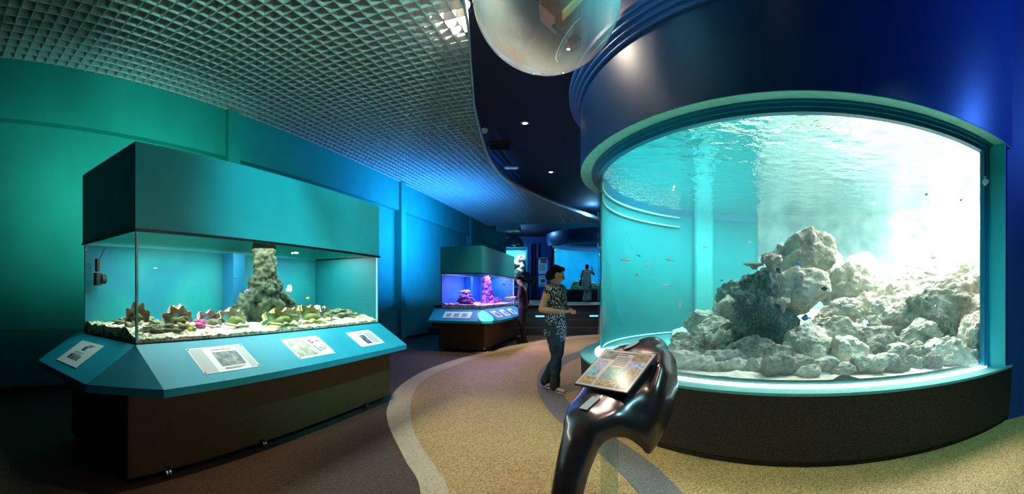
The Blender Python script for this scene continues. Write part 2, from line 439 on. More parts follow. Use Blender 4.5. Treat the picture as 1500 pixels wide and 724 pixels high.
dl('acrylic_window', [(DG - .03, Z1 + .01), (DG, Z1 + .01), (DG, ZG + .08), (DG - .03, ZG + .08)], 'acrylic', WIN0, WIN1, 120)
flat_edges(dl('upper_drum', [(2.78, ZS), (DR, ZS), (DR, CEIL), (2.78, CEIL)], 'drum_paint'))
flat_edges(dl('soffit', [(2.74, ZS - .002), (DR - .002, ZS - .006), (DR - .002, ZS), (2.74, ZS)], 'soffit_paint'))
fr = flat_edges(dl('window_head_frame', [(DG - .05, ZG), (DG + .012, ZG), (DG + .02, ZG + .03), (DG + .045, ZG + .03), (DG + .05, ZG + .055), (DG + .075, ZG + .055), (DG + .08, ZS + .02), (DG - .05, ZS + .02)], 'frame_blue'))
for k, (r_, z_) in enumerate(((2.93, 3.41), (2.965, 3.45), (3.0, 3.49), (3.03, 3.53))):
    flat_edges(dl('cornice_ring', [(2.8, z_), (r_ - .008, z_), (r_, z_ + .008), (r_, z_ + .045), (2.8, z_ + .045)], 'cornice_paint', R(85), R(229)))
# opaque shell behind and right jamb
flat_edges(dl('rear_shell', [(2.665, Z1), (2.70, Z1), (2.70, ZS), (2.665, ZS)], 'drum_paint', JA, R(147), 96))
bm = nb()
def polar(r, a, z): return Vector((r * math.cos(a), r * math.sin(a), z))
for r0, r1, a0, a1, z0, z1 in ((2.66, DR - .004, JA - R(.35), JA, Z1, ZS - .006),):
    V = [bm.verts.new(polar(r, a, z)) for z in (z0, z1) for r, a in ((r0, a0), (r1, a0), (r1, a1), (r0, a1))]
    for f in ((3, 2, 1, 0), (4, 5, 6, 7), (0, 1, 5, 4), (1, 2, 6, 5), (2, 3, 7, 6), (3, 0, 4, 7)): bm.faces.new([V[i] for i in f])
obj('jamb', bm, 'jamb_paint', D)
bm = nb()
for r0, r1, a0, a1 in ((2.66, 2.71, JA - R(1.9), JA - R(.3)), (2.70, 2.725, JA - R(1.3), JA - R(.35))):
    V = [bm.verts.new(polar(r, a, z)) for z in (Z1, ZG + .05) for r, a in ((r0, a0), (r1, a0), (r1, a1), (r0, a1))]
    for f in ((3, 2, 1, 0), (4, 5, 6, 7), (0, 1, 5, 4), (1, 2, 6, 5), (2, 3, 7, 6), (3, 0, 4, 7)): bm.faces.new([V[i] for i in f])
obj('jamb_trim', bm, 'frame_blue', D)
# inside lining: plain turquoise to the left, pale rocky relief to the right
SPLIT = R(72)
dl('inner_wall', [(2.64, Z1), (2.66, Z1), (2.66, 2.68), (2.64, 2.68)], 'tank_back', SPLIT, LA, 48)
bm = nb(); nA, nZ = 110, 44; rows = []
for i in range(nA + 1):
    a = JA + (SPLIT - JA) * i / nA; col = []
    for j in range(nZ + 1):
        z = Z1 + (2.68 - Z1) * j / nZ; p = polar(2.6, a, z)
        k = noise.fractal(p * 1.1 + Vector((3, 1, 9)), 1, 2, 5) * .5 + noise.fractal(p * 4, 1, 2, 4) * .08
        rr_ = 2.63 - (.3 + .22 * k) * min(1, i / 16) * min(1, (nA - i) / 10)
        col.append(bm.verts.new(polar(min(2.63, rr_), a, z)))
    rows.append(col)
for A, B in zip(rows, rows[1:]):
    for j in range(nZ): bm.faces.new((A[j], B[j], B[j + 1], A[j + 1]))
obj('rock_relief_wall', bm, 'tank_back_pale', D, True)
dl('far_seam', [(2.62, Z1 + .02), (2.64, Z1 + .02), (2.64, Z1 + .045), (2.62, Z1 + .045)], 'seam_white', SPLIT + .3, LA, 40)
for z_ in (2.40, 2.56):
    dl('far_seam', [(2.62, z_), (2.64, z_), (2.64, z_ + .022), (2.62, z_ + .022)], 'seam_white', SPLIT + .62, LA, 40)
dl('pale_wall_strip', [(2.52, Z1), (2.63, Z1), (2.63, 2.68), (2.52, 2.68)], 'strip_pale', R(93), R(101), 8)  # paler vertical strip standing off the back lining
dl('tank_floor', [(0.001, Z1), (2.66, Z1), (2.66, Z1 + .012), (0.001, Z1 + .012)], 'tank_floor', close=False)
dl('light_well', [(2.66, 2.69), (2.7, 2.69), (2.7, 3.44), (0.001, 3.44), (0.001, 3.42), (2.66, 3.42)], 'white_inside', close=False, smooth=False)
# water
bm = nb(); lathe(bm, [(0.001, .56), (2.635, .56), (2.635, 2.665), (0.001, 2.665)], seg=96)
wt = obj('tank_water', bm, 'drum_water'); wt.location = DC
tag(wt, 'clear turquoise sea water filling the huge cylindrical aquarium', 'water', kind='stuff')
bm = nb(); lathe(bm, [(0.001, 2.672), (2.64, 2.672)], seg=64)
wsf = obj('water_surface', bm, 'water_surface'); wsf.location = DC
tag(wsf, 'rippled mirror-like water surface at the top of the cylindrical aquarium', 'water', kind='stuff')

# ---- rocks
ROCKS = []
for k in range(12):
    bm = nb(); bmesh.ops.create_icosphere(bm, subdivisions=5 if k < 8 else 4, radius=1)
    rr = random.Random(k); off = Vector((rr.uniform(-50, 50), rr.uniform(-50, 50), rr.uniform(-50, 50)))
    planes = [(Vector((rr.gauss(0, 1), rr.gauss(0, 1), rr.gauss(0, 1))).normalized(), rr.uniform(.55, .9)) for _ in range(9)]
    for v in bm.verts:
        c = v.co.copy()
        for n_, h in planes:
            dd = c.dot(n_) - h
            if dd > 0: c -= n_ * dd * .95
        c *= 1 + .2 * noise.fractal(c * 1.4 + off, 1, 2, 3) - .14 * abs(noise.fractal(c * 2.6 + off, 1, 2, 4)) + .05 * noise.fractal(c * 8 + off, 1, 2, 4)
        v.co = c
    me = bpy.data.meshes.new('rock'); bm.to_mesh(me); bm.free()
    me.polygons.foreach_set('use_smooth', [True] * len(me.polygons)); ROCKS.append(me)
def rock(px, py_, r, wpx, hpx, m, label, k=None, depth=.8, group='boulders in the cylinder aquarium', seed=None):
    c = P(px, py_, r); wx = wpx / FPX * r / 2; hz = hpx / FPX * r / 2
    rr = random.Random(int(px * 13 + py_ * 7))
    src = ROCKS[k if k is not None else rr.randrange(8)]
    me = src.copy(); me.materials.clear(); me.materials.append(M[m])
    o = bpy.data.objects.new('rock', me); COL.objects.link(o); o.location = c
    th = (px - CX) / FPX
    o.rotation_euler = (rr.uniform(-.2, .2), rr.uniform(-.25, .25), -th)
    o.scale = (wx * 1.08, (wx + hz) / 2 * depth * 1.1, hz * 1.08)
    return tag(o, label, 'rock', group)
LP = 'pale limestone boulder in the lit rock heap on the right of the cylinder aquarium'
LC = 'turquoise-lit slab of rock in the low slope on the left of the aquarium heap'
RL = [ # px, py, r, w, h, material, label
 (1178, 378, 5.3, 78, 86, 'rock_grey', 'tall rounded boulder standing behind the coral covered rock'),
 (1212, 402, 5.8, 40, 70, 'rock_pale', 'narrow pale boulder squeezed beside the tall rounded boulder'),
 (1162, 428, 4.7, 92, 74, 'rock_pale', 'big smooth boulder next to the dark coral covered outcrop'),
 (1118, 440, 4.55, 62, 110, 'rock_dark', 'dark algae covered outcrop carrying the plate coral'),
 (1100, 470, 4.5, 60, 60, 'rock_dark', 'dark rock at the foot of the coral outcrop'),
 (1140, 478, 4.5, 60, 52, 'rock_dark', 'dark rock tucked under the big smooth boulder'),
 (1240, 418, 5.4, 66, 72, 'rock_pale', LP), (1262, 445, 5.2, 46, 40, 'rock_cream', LP),
 (1228, 458, 4.9, 60, 40, 'rock_pale', LP), (1300, 412, 5.9, 80, 46, 'rock_cream', LP),
 (1345, 398, 6.0, 70, 40, 'rock_pale', LP), (1400, 402, 5.9, 60, 40, 'rock_cream', LP), (1430, 420, 5.4, 50, 46, 'rock_pale', LP),
 (1320, 440, 5.3, 60, 48, 'rock_cream', LP), (1310, 462, 4.9, 62, 50, 'rock_pale', LP), (1268, 480, 4.7, 40, 36, 'rock_grey', LP),
 (1378, 446, 4.9, 92, 82, 'rock_grey', 'largest grey boulder in the right part of the aquarium heap'), (1382, 470, 4.65, 30, 34, 'rock_grey', 'small grey boulder leaning on the largest grey boulder'),
 (1428, 462, 4.8, 56, 60, 'rock_pale', LP), (1430, 500, 4.55, 50, 70, 'rock_cream', 'rugged cream coral rock beside the right window jamb'),
 (1345, 492, 4.6, 60, 46, 'rock_pale', LP), (1284, 506, 4.4, 66, 48, 'rock_grey', LP), (1232, 492, 4.5, 56, 46, 'rock_pale', LP),
 (1240, 520, 4.2, 62, 46, 'rock_cream', LP), (1340, 522, 4.25, 44, 42, 'rock_grey', LP), (1312, 518, 4.3, 40, 30, 'rock_pale', LP),
 (1380, 518, 4.3, 52, 56, 'rock_cream', LP), (1412, 530, 4.3, 40, 40, 'rock_pale', LP), (1290, 536, 4.0, 64, 40, 'rock_pale', LP),
 (1356, 542, 4.1, 44, 24, 'rock_cream', LP), (1325, 546, 4.0, 40, 26, 'rock_grey', LP), (1246, 548, 3.85, 60, 32, 'rock_cream', LP),
 (1190, 508, 4.25, 74, 56, 'rock_pale', 'broad flat boulder below the dark coral outcrop'), (1170, 540, 3.95, 60, 40, 'rock_grey', LC),
 (1205, 550, 3.85, 60, 32, 'rock_cream', LP), (1140, 530, 4.0, 52, 50, 'rock_grey', LC), (1150, 556, 3.8, 60, 22, 'rock_pale', LC),
 (1072, 452, 5.2, 62, 56, 'rock_pale', LC), (1036, 476, 5.3, 66, 36, 'rock_pale', LC), (1060, 498, 4.7, 60, 60, 'rock_grey', LC),
 (1100, 515, 4.3, 60, 50, 'rock_grey', LC), (1022, 512, 4.7, 50, 40, 'rock_grey', LC), (998, 512, 4.9, 36, 22, 'rock_pale', LC),
 (1060, 535, 4.15, 66, 46, 'rock_grey', LC), (1012, 533, 4.3, 50, 36, 'rock_grey', LC), (1100, 546, 3.95, 54, 40, 'rock_pale', LC),
 (1078, 436, 5.1, 62, 44, 'rock_dark', LC), (1052, 492, 4.9, 60, 44, 'rock_pale', LC), (1000, 498, 5.2, 34, 20, 'rock_pale', LC), (1104, 414, 4.6, 40, 36, 'rock_dark', 'dark knob on the left shoulder of the coral outcrop'), (1134, 412, 4.6, 44, 40, 'rock_dark', 'dark knob on the right shoulder of the coral outcrop'), (1092, 446, 4.35, 36, 36, 'rock_dark', 'dark lump on the left flank of the coral outcrop'), (1132, 456, 4.3, 44, 40, 'rock_dark', 'dark lump on the front of the coral outcrop'),
 (1270, 398, 6.4, 60, 44, 'rock_cream', LP), (1330, 420, 5.8, 50, 30, 'rock_grey', LP), (1368, 420, 5.6, 60, 30, 'rock_pale', LP), (1350, 470, 4.9, 36, 36, 'rock_pale', LP),
 (1260, 528, 4.3, 40, 40, 'rock_grey', LP), (1400, 490, 4.7, 40, 44, 'rock_grey', LP), (1210, 480, 4.7, 40, 36, 'rock_pale', LP)]
rr = random.Random(11)
for px in range(1000, 1432, 26):
    th = (px - CX) / FPX; b_ = 6.05 * math.cos(th - .652); r0 = b_ - math.sqrt(max(b_ * b_ - (DC.x ** 2 + DC.y ** 2 - 2.62 ** 2), 0)); r_ = r0 + rr.uniform(.2, .34)
    RL.append((px, YH + (HC - .60) * FPX / r_ - rr.uniform(0, 8), r_, rr.uniform(30, 46), rr.uniform(22, 36), rr.choice(['rock_pale', 'rock_grey', 'rock_cream']), LC if px < 1150 else LP))
for a in RL:
    if a[6] in (LP, LC):
        tone = {'rock_pale': 'pale limestone', 'rock_grey': 'grey', 'rock_cream': 'cream', 'rock_dark': 'dark'}[a[5]]
        wid = a[3] / FPX * a[2]; size = 'small' if wid < .3 else 'medium-sized' if wid < .42 else 'large'
        row = 'lying against the curved window' if a[2] < 4.02 else 'in the front of the rock heap' if a[2] < 4.45 else 'in the middle of the rock heap' if a[2] < 5.2 else 'at the back of the rock heap'
        side = 'under the lit white backdrop' if a[6] == LP else 'on the turquoise slope'
        a = a[:6] + ('%s %s boulder %s %s' % (size, tone, row, side),)
    k_ = 1.15 if a[6] != a[6].upper() and a[5] != 'rock_dark' and a[2] > 4.02 else 1
    rock(*a[:3], a[3] * k_, a[4] * k_, *a[5:])
# corals on the outcrop
def plate_coral(name, px, py_, r, wpx, hpx, m, label, fluff=.15):
    c = P(px, py_, r); bm = nb(); rr = random.Random(int(px))
    for k in range(26):
        a = rr.uniform(0, 2 * PI); q = math.sqrt(rr.random())
        ball(bm, (q * math.cos(a), q * math.sin(a) * .7, rr.uniform(-.2, .35) * (1 - q * q) + .1), rr.uniform(.16, .3), 1)
    ball(bm, (0, 0, -.1), (.95, .7, .3), 2); tube(bm, [(0, 0, -.9), (0, 0, 0)], [.3, .5])
    me = remesh(bm, .06, 2); displace(me, fluff, 5, int(px))
    o = link(name, me, m, None, True); o.location = c; s_ = wpx / FPX * r / 2; o.scale = (s_, s_, hpx / FPX * r / 1.4)
    return tag(o, label, 'coral')
plate_coral('plate_coral', 1130, 380, 4.5, 38, 24, 'coral_cream', 'cream fluffy coral head on top of the dark outcrop')
plate_coral('plate_coral', 1105, 388, 4.45, 30, 8, 'coral_cream', 'thin flat plate coral jutting left from the outcrop')
plate_coral('plate_coral', 1147, 442, 4.25, 24, 18, 'coral_cream', 'small pinkish coral growing on the front of the outcrop')
plate_coral('plate_coral', 1056, 495, 4.45, 40, 34, 'coral_cream', 'finely branched coral on the low left slope')
plate_coral('plate_coral', 1075, 424, 5.3, 26, 14, 'coral_cream', 'pale coral lump on the ridge left of the outcrop')
# rubble that fills the gaps under the boulders
bm = nb(); rows = []
for i in range(61):
    th = (985 + (1455 - 985) * i / 60 - CX) / FPX; col = []
    b_ = 6.05 * math.cos(th - .652); q_ = math.sqrt(max(b_ * b_ - (DC.x ** 2 + DC.y ** 2 - 2.58 ** 2), 0))
    r0, r1 = b_ - q_, b_ + q_
    for j in range(41):
        r_ = r0 + (r1 - r0) * j / 40; t = (r_ - r0)
        h = Z1 + .0 + .38 * min(1, t / 2.2) ** 1.1 * min(1, .15 + i / 16) + .1 * noise.fractal(Vector((th * 9, r_ * 2.5, 3)), 1, 2, 4)
        col.append(bm.verts.new((r_ * math.sin(th), r_ * math.cos(th), max(h, Z1 + .035))))
    rows.append(col)
for A, B in zip(rows, rows[1:]):
    for j in range(40): bm.faces.new((A[j], B[j], B[j + 1], A[j + 1]))
o = obj('rubble_bed', bm, 'rock_pale', None, True); tag(o, 'pale broken rubble lying under the boulders of the aquarium', 'rubble', kind='stuff')
# ---- fish
def fish_mesh(fat=.3):
    bm = nb(); tube(bm, [(-.42, 0, 0), (-.3, 0, 0), (-.1, 0, .0), (.15, 0, .0), (.36, 0, 0), (.46, 0, 0)], [(.03, .05), (.05, fat * .35), (.09, fat * .85), (.1, fat), (.07, fat * .62), (.03, fat * .25)], 10, (0, 1, 0))
    b = bpy.data.meshes.new('fish_body'); bm.to_mesh(b); bm.free(); b.polygons.foreach_set('use_smooth', [True] * len(b.polygons))
    def fin(pts):
        me = bpy.data.meshes.new('fin'); n = len(pts)
        me.from_pydata([(x, -.008, z) for x, z in pts] + [(x, .008, z) for x, z in pts], [], [tuple(range(n)), tuple(range(2 * n - 1, n - 1, -1))] + [(i, (i + 1) % n, n + (i + 1) % n, n + i) for i in range(n)])
        return me
    t = fin([(-.4, 0.02), (-.66, .2), (-.58, 0), (-.66, -.2), (-.4, -.02)]); f = fin([(-.25, fat * .5), (-.2, fat * 1.25), (.15, fat * 1.2), (.25, fat * .75)])
    return b, t, f
FM = {'slim': fish_mesh(.15), 'fat': fish_mesh(.34)}
def fish(px, py_, r, lpx, kind, m, label, rz=None, tilt=0, group='fish in the cylinder aquarium', fm=None):
    th = (px - CX) / FPX; L_ = lpx / FPX * r / 1.1
    o = thing('fish', label, 'fish', P(px, py_, r), 0, group); o.rotation_euler = (0, tilt, -th + (rz or 0)); o.scale = (L_,) * 3
    for n_, me in zip(('body', 'tail_fin', 'dorsal_fin'), FM[kind]):
        me = me.copy(); link(n_, me, m if n_ == 'body' or not fm else fm, o)
    return o
mat('fish_silver', lin('#eafcfa'), .4); mat('fish_white', lin('#f2f2ea'), .5); mat('fish_blue', lin('#1f6fa8'), .5); mat('fish_dark', lin('#23303a'), .5)
mat('fish_yellow', lin('#e8c81e'), .5); mat('fish_purple', lin('#a03aa0'), .5)

for a in ((918, 381, 5.2, 17, 'slim', 'fish_silver', 'slim silver fish swimming in the open water left of the boulders'), (980, 381, 5, 13, 'slim', 'fish_white', 'small white fish swimming in the open water left of the boulders', PI - .2, -.3), (951, 390, 5.2, 11, 'slim', 'fish_silver', 'slim silver fish swimming in the open water left of the boulders', PI),
          (976, 419, 5, 14, 'slim', 'fish_white', 'small white fish swimming in the open water left of the boulders', PI, .15), (933, 403, 5, 6, 'fat', 'fish_white', 'small white fish swimming in the open water left of the boulders'), (936, 375, 5.4, 7, 'slim', 'fish_dark', 'tiny dark fish swimming in the open water left of the boulders', 0, .4),
          (1032, 362, 5.2, 8, 'slim', 'fish_silver', 'slim silver fish swimming in the open water left of the boulders', PI), (996, 447, 4.6, 14, 'slim', 'fish_white', 'small white fish swimming in the open water left of the boulders', 0, PI / 2), (925, 363, 5, 4, 'slim', 'fish_white', 'small white fish swimming in the open water left of the boulders'),
          (917, 342, 5, 4, 'slim', 'fish_white', 'small white fish swimming in the open water left of the boulders', 0, 1.2), (1057, 411, 5, 4, 'fat', 'fish_dark', 'tiny dark fish swimming in the open water left of the boulders'), (1098, 355, 5.4, 5, 'fat', 'fish_white', 'small white fish swimming in the open water left of the boulders')):
    fish(*a)
fish(1207, 423, 4.2, 12, 'fat', 'fish_dark', 'black clownfish with white bands beside the big smooth boulder', fm='fish_white')
fish(1180, 466, 4.1, 14, 'fat', 'fish_blue', 'round blue fish in front of the dark outcrop', PI)
fish(1168, 386, 4.6, 10, 'fat', 'fish_blue', 'round blue fish in front of the tall rounded boulder')
fish(1243, 448, 4.5, 18, 'slim', 'fish_white', 'white fish lying low over the pale boulders', .2)
fish(1366, 377, 5, 12, 'fat', 'fish_white', 'white and yellow butterflyfish above the pale boulder heap', fm='fish_yellow')
fish(1443, 266, 4.2, 14, 'fat', 'fish_white', 'white and orange fish close to the right window jamb', 0, PI / 2)
fish(1357, 285, 5, 6, 'fat', 'fish_dark', 'tiny dark fish high in the bright water', PI)
fish(1408, 293, 5, 6, 'fat', 'fish_dark', 'tiny grey fish near the right end of the bright water', PI, .5)
fish(1357, 438, 4.5, 5, 'fat', 'fish_dark', 'tiny dark fish in front of the largest grey boulder')
#@@PART2
# ================================================================== RECTANGULAR DISPLAY TANKS
mat('photo_grey', lin('#2a3038'), .4, col2=lin('#9aa4ac'), nscale=16, detail=7, ramp=(.4, .75))
mat('photo_sand', lin('#8d8f7a'), .4, col2=lin('#d8d4c0'), nscale=14, detail=6, ramp=(.4, .65))
mat('photo_blue', lin('#2f6fa8'), .35, col2=lin('#8fd0d8'), nscale=30, detail=6)
mat('photo_teal', lin('#2a7a80'), .35, col2=lin('#6fb0b0'), nscale=40, detail=5)
mat('photo_violet', lin('#7470b8'), .35, col2=lin('#c9c8e6'), nscale=60, detail=5)
mat('photo_brown', lin('#7a5c38'), .35, col2=lin('#c9a878'), nscale=60, detail=5)
mat('photo_orange', lin('#c08a40'), .35, col2=lin('#5a5650'), nscale=50, detail=5)
mat('print_grey', lin('#a9b0b6'), .5)
mat('sticker_red', lin('#7c1f28'), .5)
def mark(name, x, y, w_, h_, m, parent, t=.0012):
    bm = nb(); bx(bm, (x, y, t), (w_, h_, .0012)); return obj(name, bm, m, parent)
def lines(name, x, y, w_, n, pitch, h_, m, parent, ragged=.3, t=.0012, seed=1):
    bm = nb(); rr = random.Random(seed)
    for k in range(n):
        ww = w_ * (1 - ragged * rr.random()); bx(bm, (x - (w_ - ww) / 2, y - k * pitch, t), (ww, h_, .001))
    return obj(name, bm, m, parent)
def board(name, label, w_, h_, mw, pins=True, t=.004, m='card_white', cat='sign', group=None):
    bm = nb(); bx(bm, (0, 0, -t / 2 + .0005), (w_, h_, t)); o = obj(name, bm, m); o.matrix_world = mw; tag(o, label, cat, group)
    if pins:
        for sx in (-1, 1):
            for sy in (-1, 1):
                bm = nb(); cyl(bm, (sx * (w_ / 2 - .012), sy * (h_ / 2 - .012), 0), (sx * (w_ / 2 - .012), sy * (h_ / 2 - .012), .004), .006, seg=8)
                obj('pin', bm, 'black_trim', o)
    return o
mat('end_reflection_teal', lin('#086f78'), .5)  # opaque teal stands in for reflections inside the right end pane
HX, Y0, Y1 = 1.54, -.43, .49
GZ0, GZ1 = .905, 1.665
def frame_mat(o_, xa, ya):
    xa = Vector(xa).normalized(); ya = Vector(ya).normalized(); za = xa.cross(ya)
    m_ = Matrix((xa, ya, za)).transposed().to_4x4(); m_.translation = Vector(o_); return m_
def tank(label, s_c, d_c):
    t = thing('display_tank', label, 'aquarium', Wp(s_c, d_c), WROT)
    bm = nb(); bx(bm, (0, 0, .345), (3.31, 1.05, .61)); bmesh.ops.bevel(bm, geom=bm.edges[:], offset=.006, segments=1, affect='EDGES'); obj('plinth', bm, 'plinth_brown', t)
    for x in (-1.36, -.45, 1.1):
        bm = nb(); bx(bm, (x, -.50, .055), (.05, .06, .03)); c_ = obj('caster', bm, 'black_trim', t)
        for k in (-1, 1):
            bm = nb(); cyl(bm, (x + k * .013 - .007, -.535, .031), (x + k * .013 + .007, -.535, .031), .03, seg=16); obj('wheel', bm, 'steel', c_)
    for x in (-1.36, 1.1):
        bm = nb(); cyl(bm, (x - .02, .45, .03), (x + .02, .45, .03), .03, seg=12); obj('caster', bm, 'rubber', t)
    # sloped apron with chamfered corners
    ov, zt, zb, zl = .36, .90, .665, .615; X = HX + .012; Ya = Y0 - .012; Yb = .66
    top = [(-X, Yb), (-X, Ya), (X, Ya), (X, Yb)]
    bot = [(-X - ov, Yb), (-X - ov, Ya), (-X, Ya - ov), (X, Ya - ov), (X + ov, Ya), (X + ov, Yb)]
    v = [(x, y, zt) for x, y in top] + [(x, y, zb) for x, y in bot] + [(x, y, zl) for x, y in bot]
    f = [(0, 4, 5, 1), (1, 5, 6), (1, 6, 7, 2), (2, 7, 8), (2, 8, 9, 3), (0, 1, 2, 3), (0, 3, 9, 15, 10, 4), (10, 15, 14, 13, 12, 11)]
    f += [(4 + k, 10 + k, 11 + k, 5 + k) for k in range(5)]
    py('apron', v, f, 'apron_teal', t)
    bm = nb()
    for c_, s_ in (((0, Y0 - .002, zt + .004), (2 * HX + .01, .012, .012)), ((-HX - .002, (Y0 + Y1) / 2, zt + .004), (.012, Y1 - Y0, .012)), ((HX + .002, (Y0 + Y1) / 2, zt + .004), (.012, Y1 - Y0, .012))): bx(bm, c_, s_)
    obj('lower_seal', bm, 'black_trim', t)
    for n_, c_, s_ in (('front_pane', (0, Y0 + .006, (GZ0 + GZ1) / 2), (2 * HX, .012, GZ1 - GZ0)), ('end_pane', (-HX + .006, (Y0 + Y1) / 2, (GZ0 + GZ1) / 2), (.012, Y1 - Y0 - .03, GZ1 - GZ0)), ('end_panel', (HX - .006, (Y0 + Y1) / 2, (GZ0 + GZ1) / 2), (.012, Y1 - Y0 - .03, GZ1 - GZ0))):
        bm = nb(); bx(bm, c_, s_); obj(n_, bm, 'tank_glass' if n_ != 'end_panel' else 'end_reflection_teal', t)
    return t
def tank_rest(t, hood_m, back_m, col_m, hood_dark=None):
    bm = nb(); bx(bm, (0, Y1 + .01, (GZ0 + GZ1) / 2), (2 * HX, .02, GZ1 - GZ0)); obj('back_panel', bm, back_m, t)
    bm = nb(); bx(bm, (0, (Y0 + Y1) / 2, GZ0 + .001), (2 * HX - .03, Y1 - Y0 - .02, .006)); obj('bottom_pane', bm, 'black_trim', t)
    bm = nb(); bx(bm, (.06, Y1 - .09, (GZ0 + GZ1) / 2), (.16, .16, GZ1 - GZ0 - .02)); obj('overflow_column', bm, col_m, t)
    for x in (-HX + .007, HX - .007):
        bm = nb(); bx(bm, (x, Y0 + .007, (GZ0 + GZ1) / 2), (.016, .016, GZ1 - GZ0)); obj('corner_bead', bm, 'corner_bead', t)
    # hood: four sides and a lid, open below
    h0, h1 = GZ1, 2.275; X = HX + .012; Ya, Yb = Y0 - .012, Y1 + .03; th = .02; yc = (Ya + Yb) / 2
    for n_, c_, s_ in (('hood_front', (0, Ya + th / 2, (h0 + h1) / 2 + .012), (2 * X, th, h1 - h0 - .024)), ('hood_back', (0, Yb - th / 2, (h0 + h1) / 2), (2 * X, th, h1 - h0)),
                       ('hood_end', (-X + th / 2, yc, (h0 + h1) / 2 + .012), (th, Yb - Ya - 2 * th, h1 - h0 - .024)), ('hood_end', (X - th / 2, yc, (h0 + h1) / 2 + .012), (th, Yb - Ya - 2 * th, h1 - h0 - .024)),
                       ('hood_lid', (0, yc, h1 - .01), (2 * X - .05, Yb - Ya - .05, .018))):
        bm = nb(); bx(bm, c_, s_); obj(n_, bm, hood_m, t)
    bm = nb()
    for c_, s_ in (((0, Ya - .002, h0 + .012), (2 * X + .012, .014, .022)), ((-X - .002, yc, h0 + .012), (.014, Yb - Ya, .022)), ((X + .002, yc, h0 + .012), (.014, Yb - Ya, .022))): bx(bm, c_, s_)
    obj('hood_seal', bm, 'black_trim', t)
mat('corner_bead', lin('#9fe4e6'), .2)
mat('hood_teal2', lin('#2fb0b4'), .4)
mat('back_marbled', lin('#056f84'), .8, col2=lin('#0b8c8c'), nscale=1.8, detail=6, ramp=(.4, .7))
mat('back_blue', lin('#126aac'), .8, col2=lin('#0e50a0'), nscale=2, detail=5)
mat('column_blue', lin('#0d6f9c'), .5)
T1 = tank('long display tank with sandy bottom and grey coral pillar', 2.99, 3.09); tank_rest(T1, 'hood_teal', 'back_marbled', 'column_blue')
T2 = tank('display tank glowing blue with purple coral', 10.70, 3.25); tank_rest(T2, 'hood_teal2', 'back_blue', 'column_blue')
bpy.context.view_layer.update()
def TL(t, p): return t.matrix_world @ Vector(p)
def tank_water(t, m, label):
    bm = nb(); bx(bm, (0, (Y0 + Y1) / 2, (GZ0 + 1.625) / 2 + .002), (2 * HX - .028, Y1 - Y0 - .02, 1.625 - GZ0 - .006)); o = obj('tank_water', bm, m); o.matrix_world = t.matrix_world.copy()
    tag(o, label, 'water', kind='stuff')
tank_water(T1, 'tank_water', 'clear aqua water in the long sandy display tank')
tank_water(T2, 'tank_water_blue', 'deep blue water in the purple coral display tank')
def bed(t, m, label, zf):
    nx, ny = 110, 34; v = []
    for i in range(nx + 1):
        for j in range(ny + 1):
            x = -HX + .016 + (2 * HX - .032) * i / nx; y = Y0 + .016 + (Y1 - Y0 - .02) * j / ny
            v.append((x, y, GZ0 + zf(x, y) + .022 * noise.fractal(Vector((x * 12, y * 12, 1)), 1, 2, 4)))
    f = [(i * (ny + 1) + j, (i + 1) * (ny + 1) + j, (i + 1) * (ny + 1) + j + 1, i * (ny + 1) + j + 1) for i in range(nx) for j in range(ny)]
    # skirt along the front pane and ends
    n0 = len(v)
    for i in range(nx + 1): v.append((v[i * (ny + 1)][0], v[i * (ny + 1)][1], GZ0 + .004))
    f += [(n0 + i, n0 + i + 1, (i + 1) * (ny + 1), i * (ny + 1)) for i in range(nx)]
    n1 = len(v)
    for j in range(ny + 1): v.append((v[j][0], v[j][1], GZ0 + .004))
    f += [(n1 + j + 1, n1 + j, j, j + 1) for j in range(ny)]
    o = py('gravel_bed', v, f, m, None, False); o.matrix_world = t.matrix_world.copy(); tag(o, label, 'gravel', kind='stuff')
bed(T1, 'gravel', 'cream shell gravel covering the bottom of the long sandy tank', lambda x, y: .018 + (.042 + .03 * max(0, min(1, (-x - .75) * 1.6)) + .05 * max(0, x - .9)) * min(1, (y - Y0 + .02) / .2))
bed(T2, 'gravel_pink', 'pink-lit coral gravel covering the bottom of the blue tank', lambda x, y: .075 + .04 * (y + .4))
area('tank_strip_lamp', TL(T1, (0, -.05, 1.70)), TL(T1, (0, -.05, 0)), 2.8, 62, (.9, 1, .92), sy=.5).rotation_euler = (0, 0, WROT)
area('tank_strip_lamp', TL(T2, (0, -.05, 1.70)), TL(T2, (0, -.05, 0)), 2.8, 60, (.30, .42, 1), sy=.5).rotation_euler = (0, 0, WROT)
area('tank_violet_lamp', TL(T2, (.1, -.1, 1.72)), TL(T2, (.1, -.1, 0)), 2.6, 75, (1, .4, .9), sy=.3).rotation_euler = (0, 0, WROT)

# ---- tank furniture
mat('pillar_rock', lin('#2e3626'), .9, col2=lin('#5c5a3e'), nscale=7, detail=8, ramp=(.42, .62), bump=1, bscale=26)
mat('pillar_purple', lin('#6a3f86'), .9, col2=lin('#c070b0'), nscale=9, detail=8, ramp=(.42, .62), bump=1, bscale=30)
mat('shell_cream', lin('#f0c4a4'), .7, col2=lin('#ffe8da'), nscale=14, detail=5, bump=.4, bscale=50)
mat('shell_pink', lin('#e8b8b8'), .7, col2=lin('#f2dede'), nscale=14, detail=5, bump=.4, bscale=50)
mat('shell_yellow', lin('#d9b860'), .7, col2=lin('#f4e2b0'), nscale=14, detail=5, bump=.4, bscale=50)
mat('mantle_olive', lin('#4f5320'), .8, col2=lin('#7a7a34'), nscale=20, detail=5, bump=.6, bscale=60)
mat('mantle_brown', lin('#5a4a34'), .8, col2=lin('#82704e'), nscale=20, detail=5, bump=.6, bscale=60)
mat('coral_pink', lin('#e0489a'), .6, col2=lin('#f68ac2'), nscale=20)
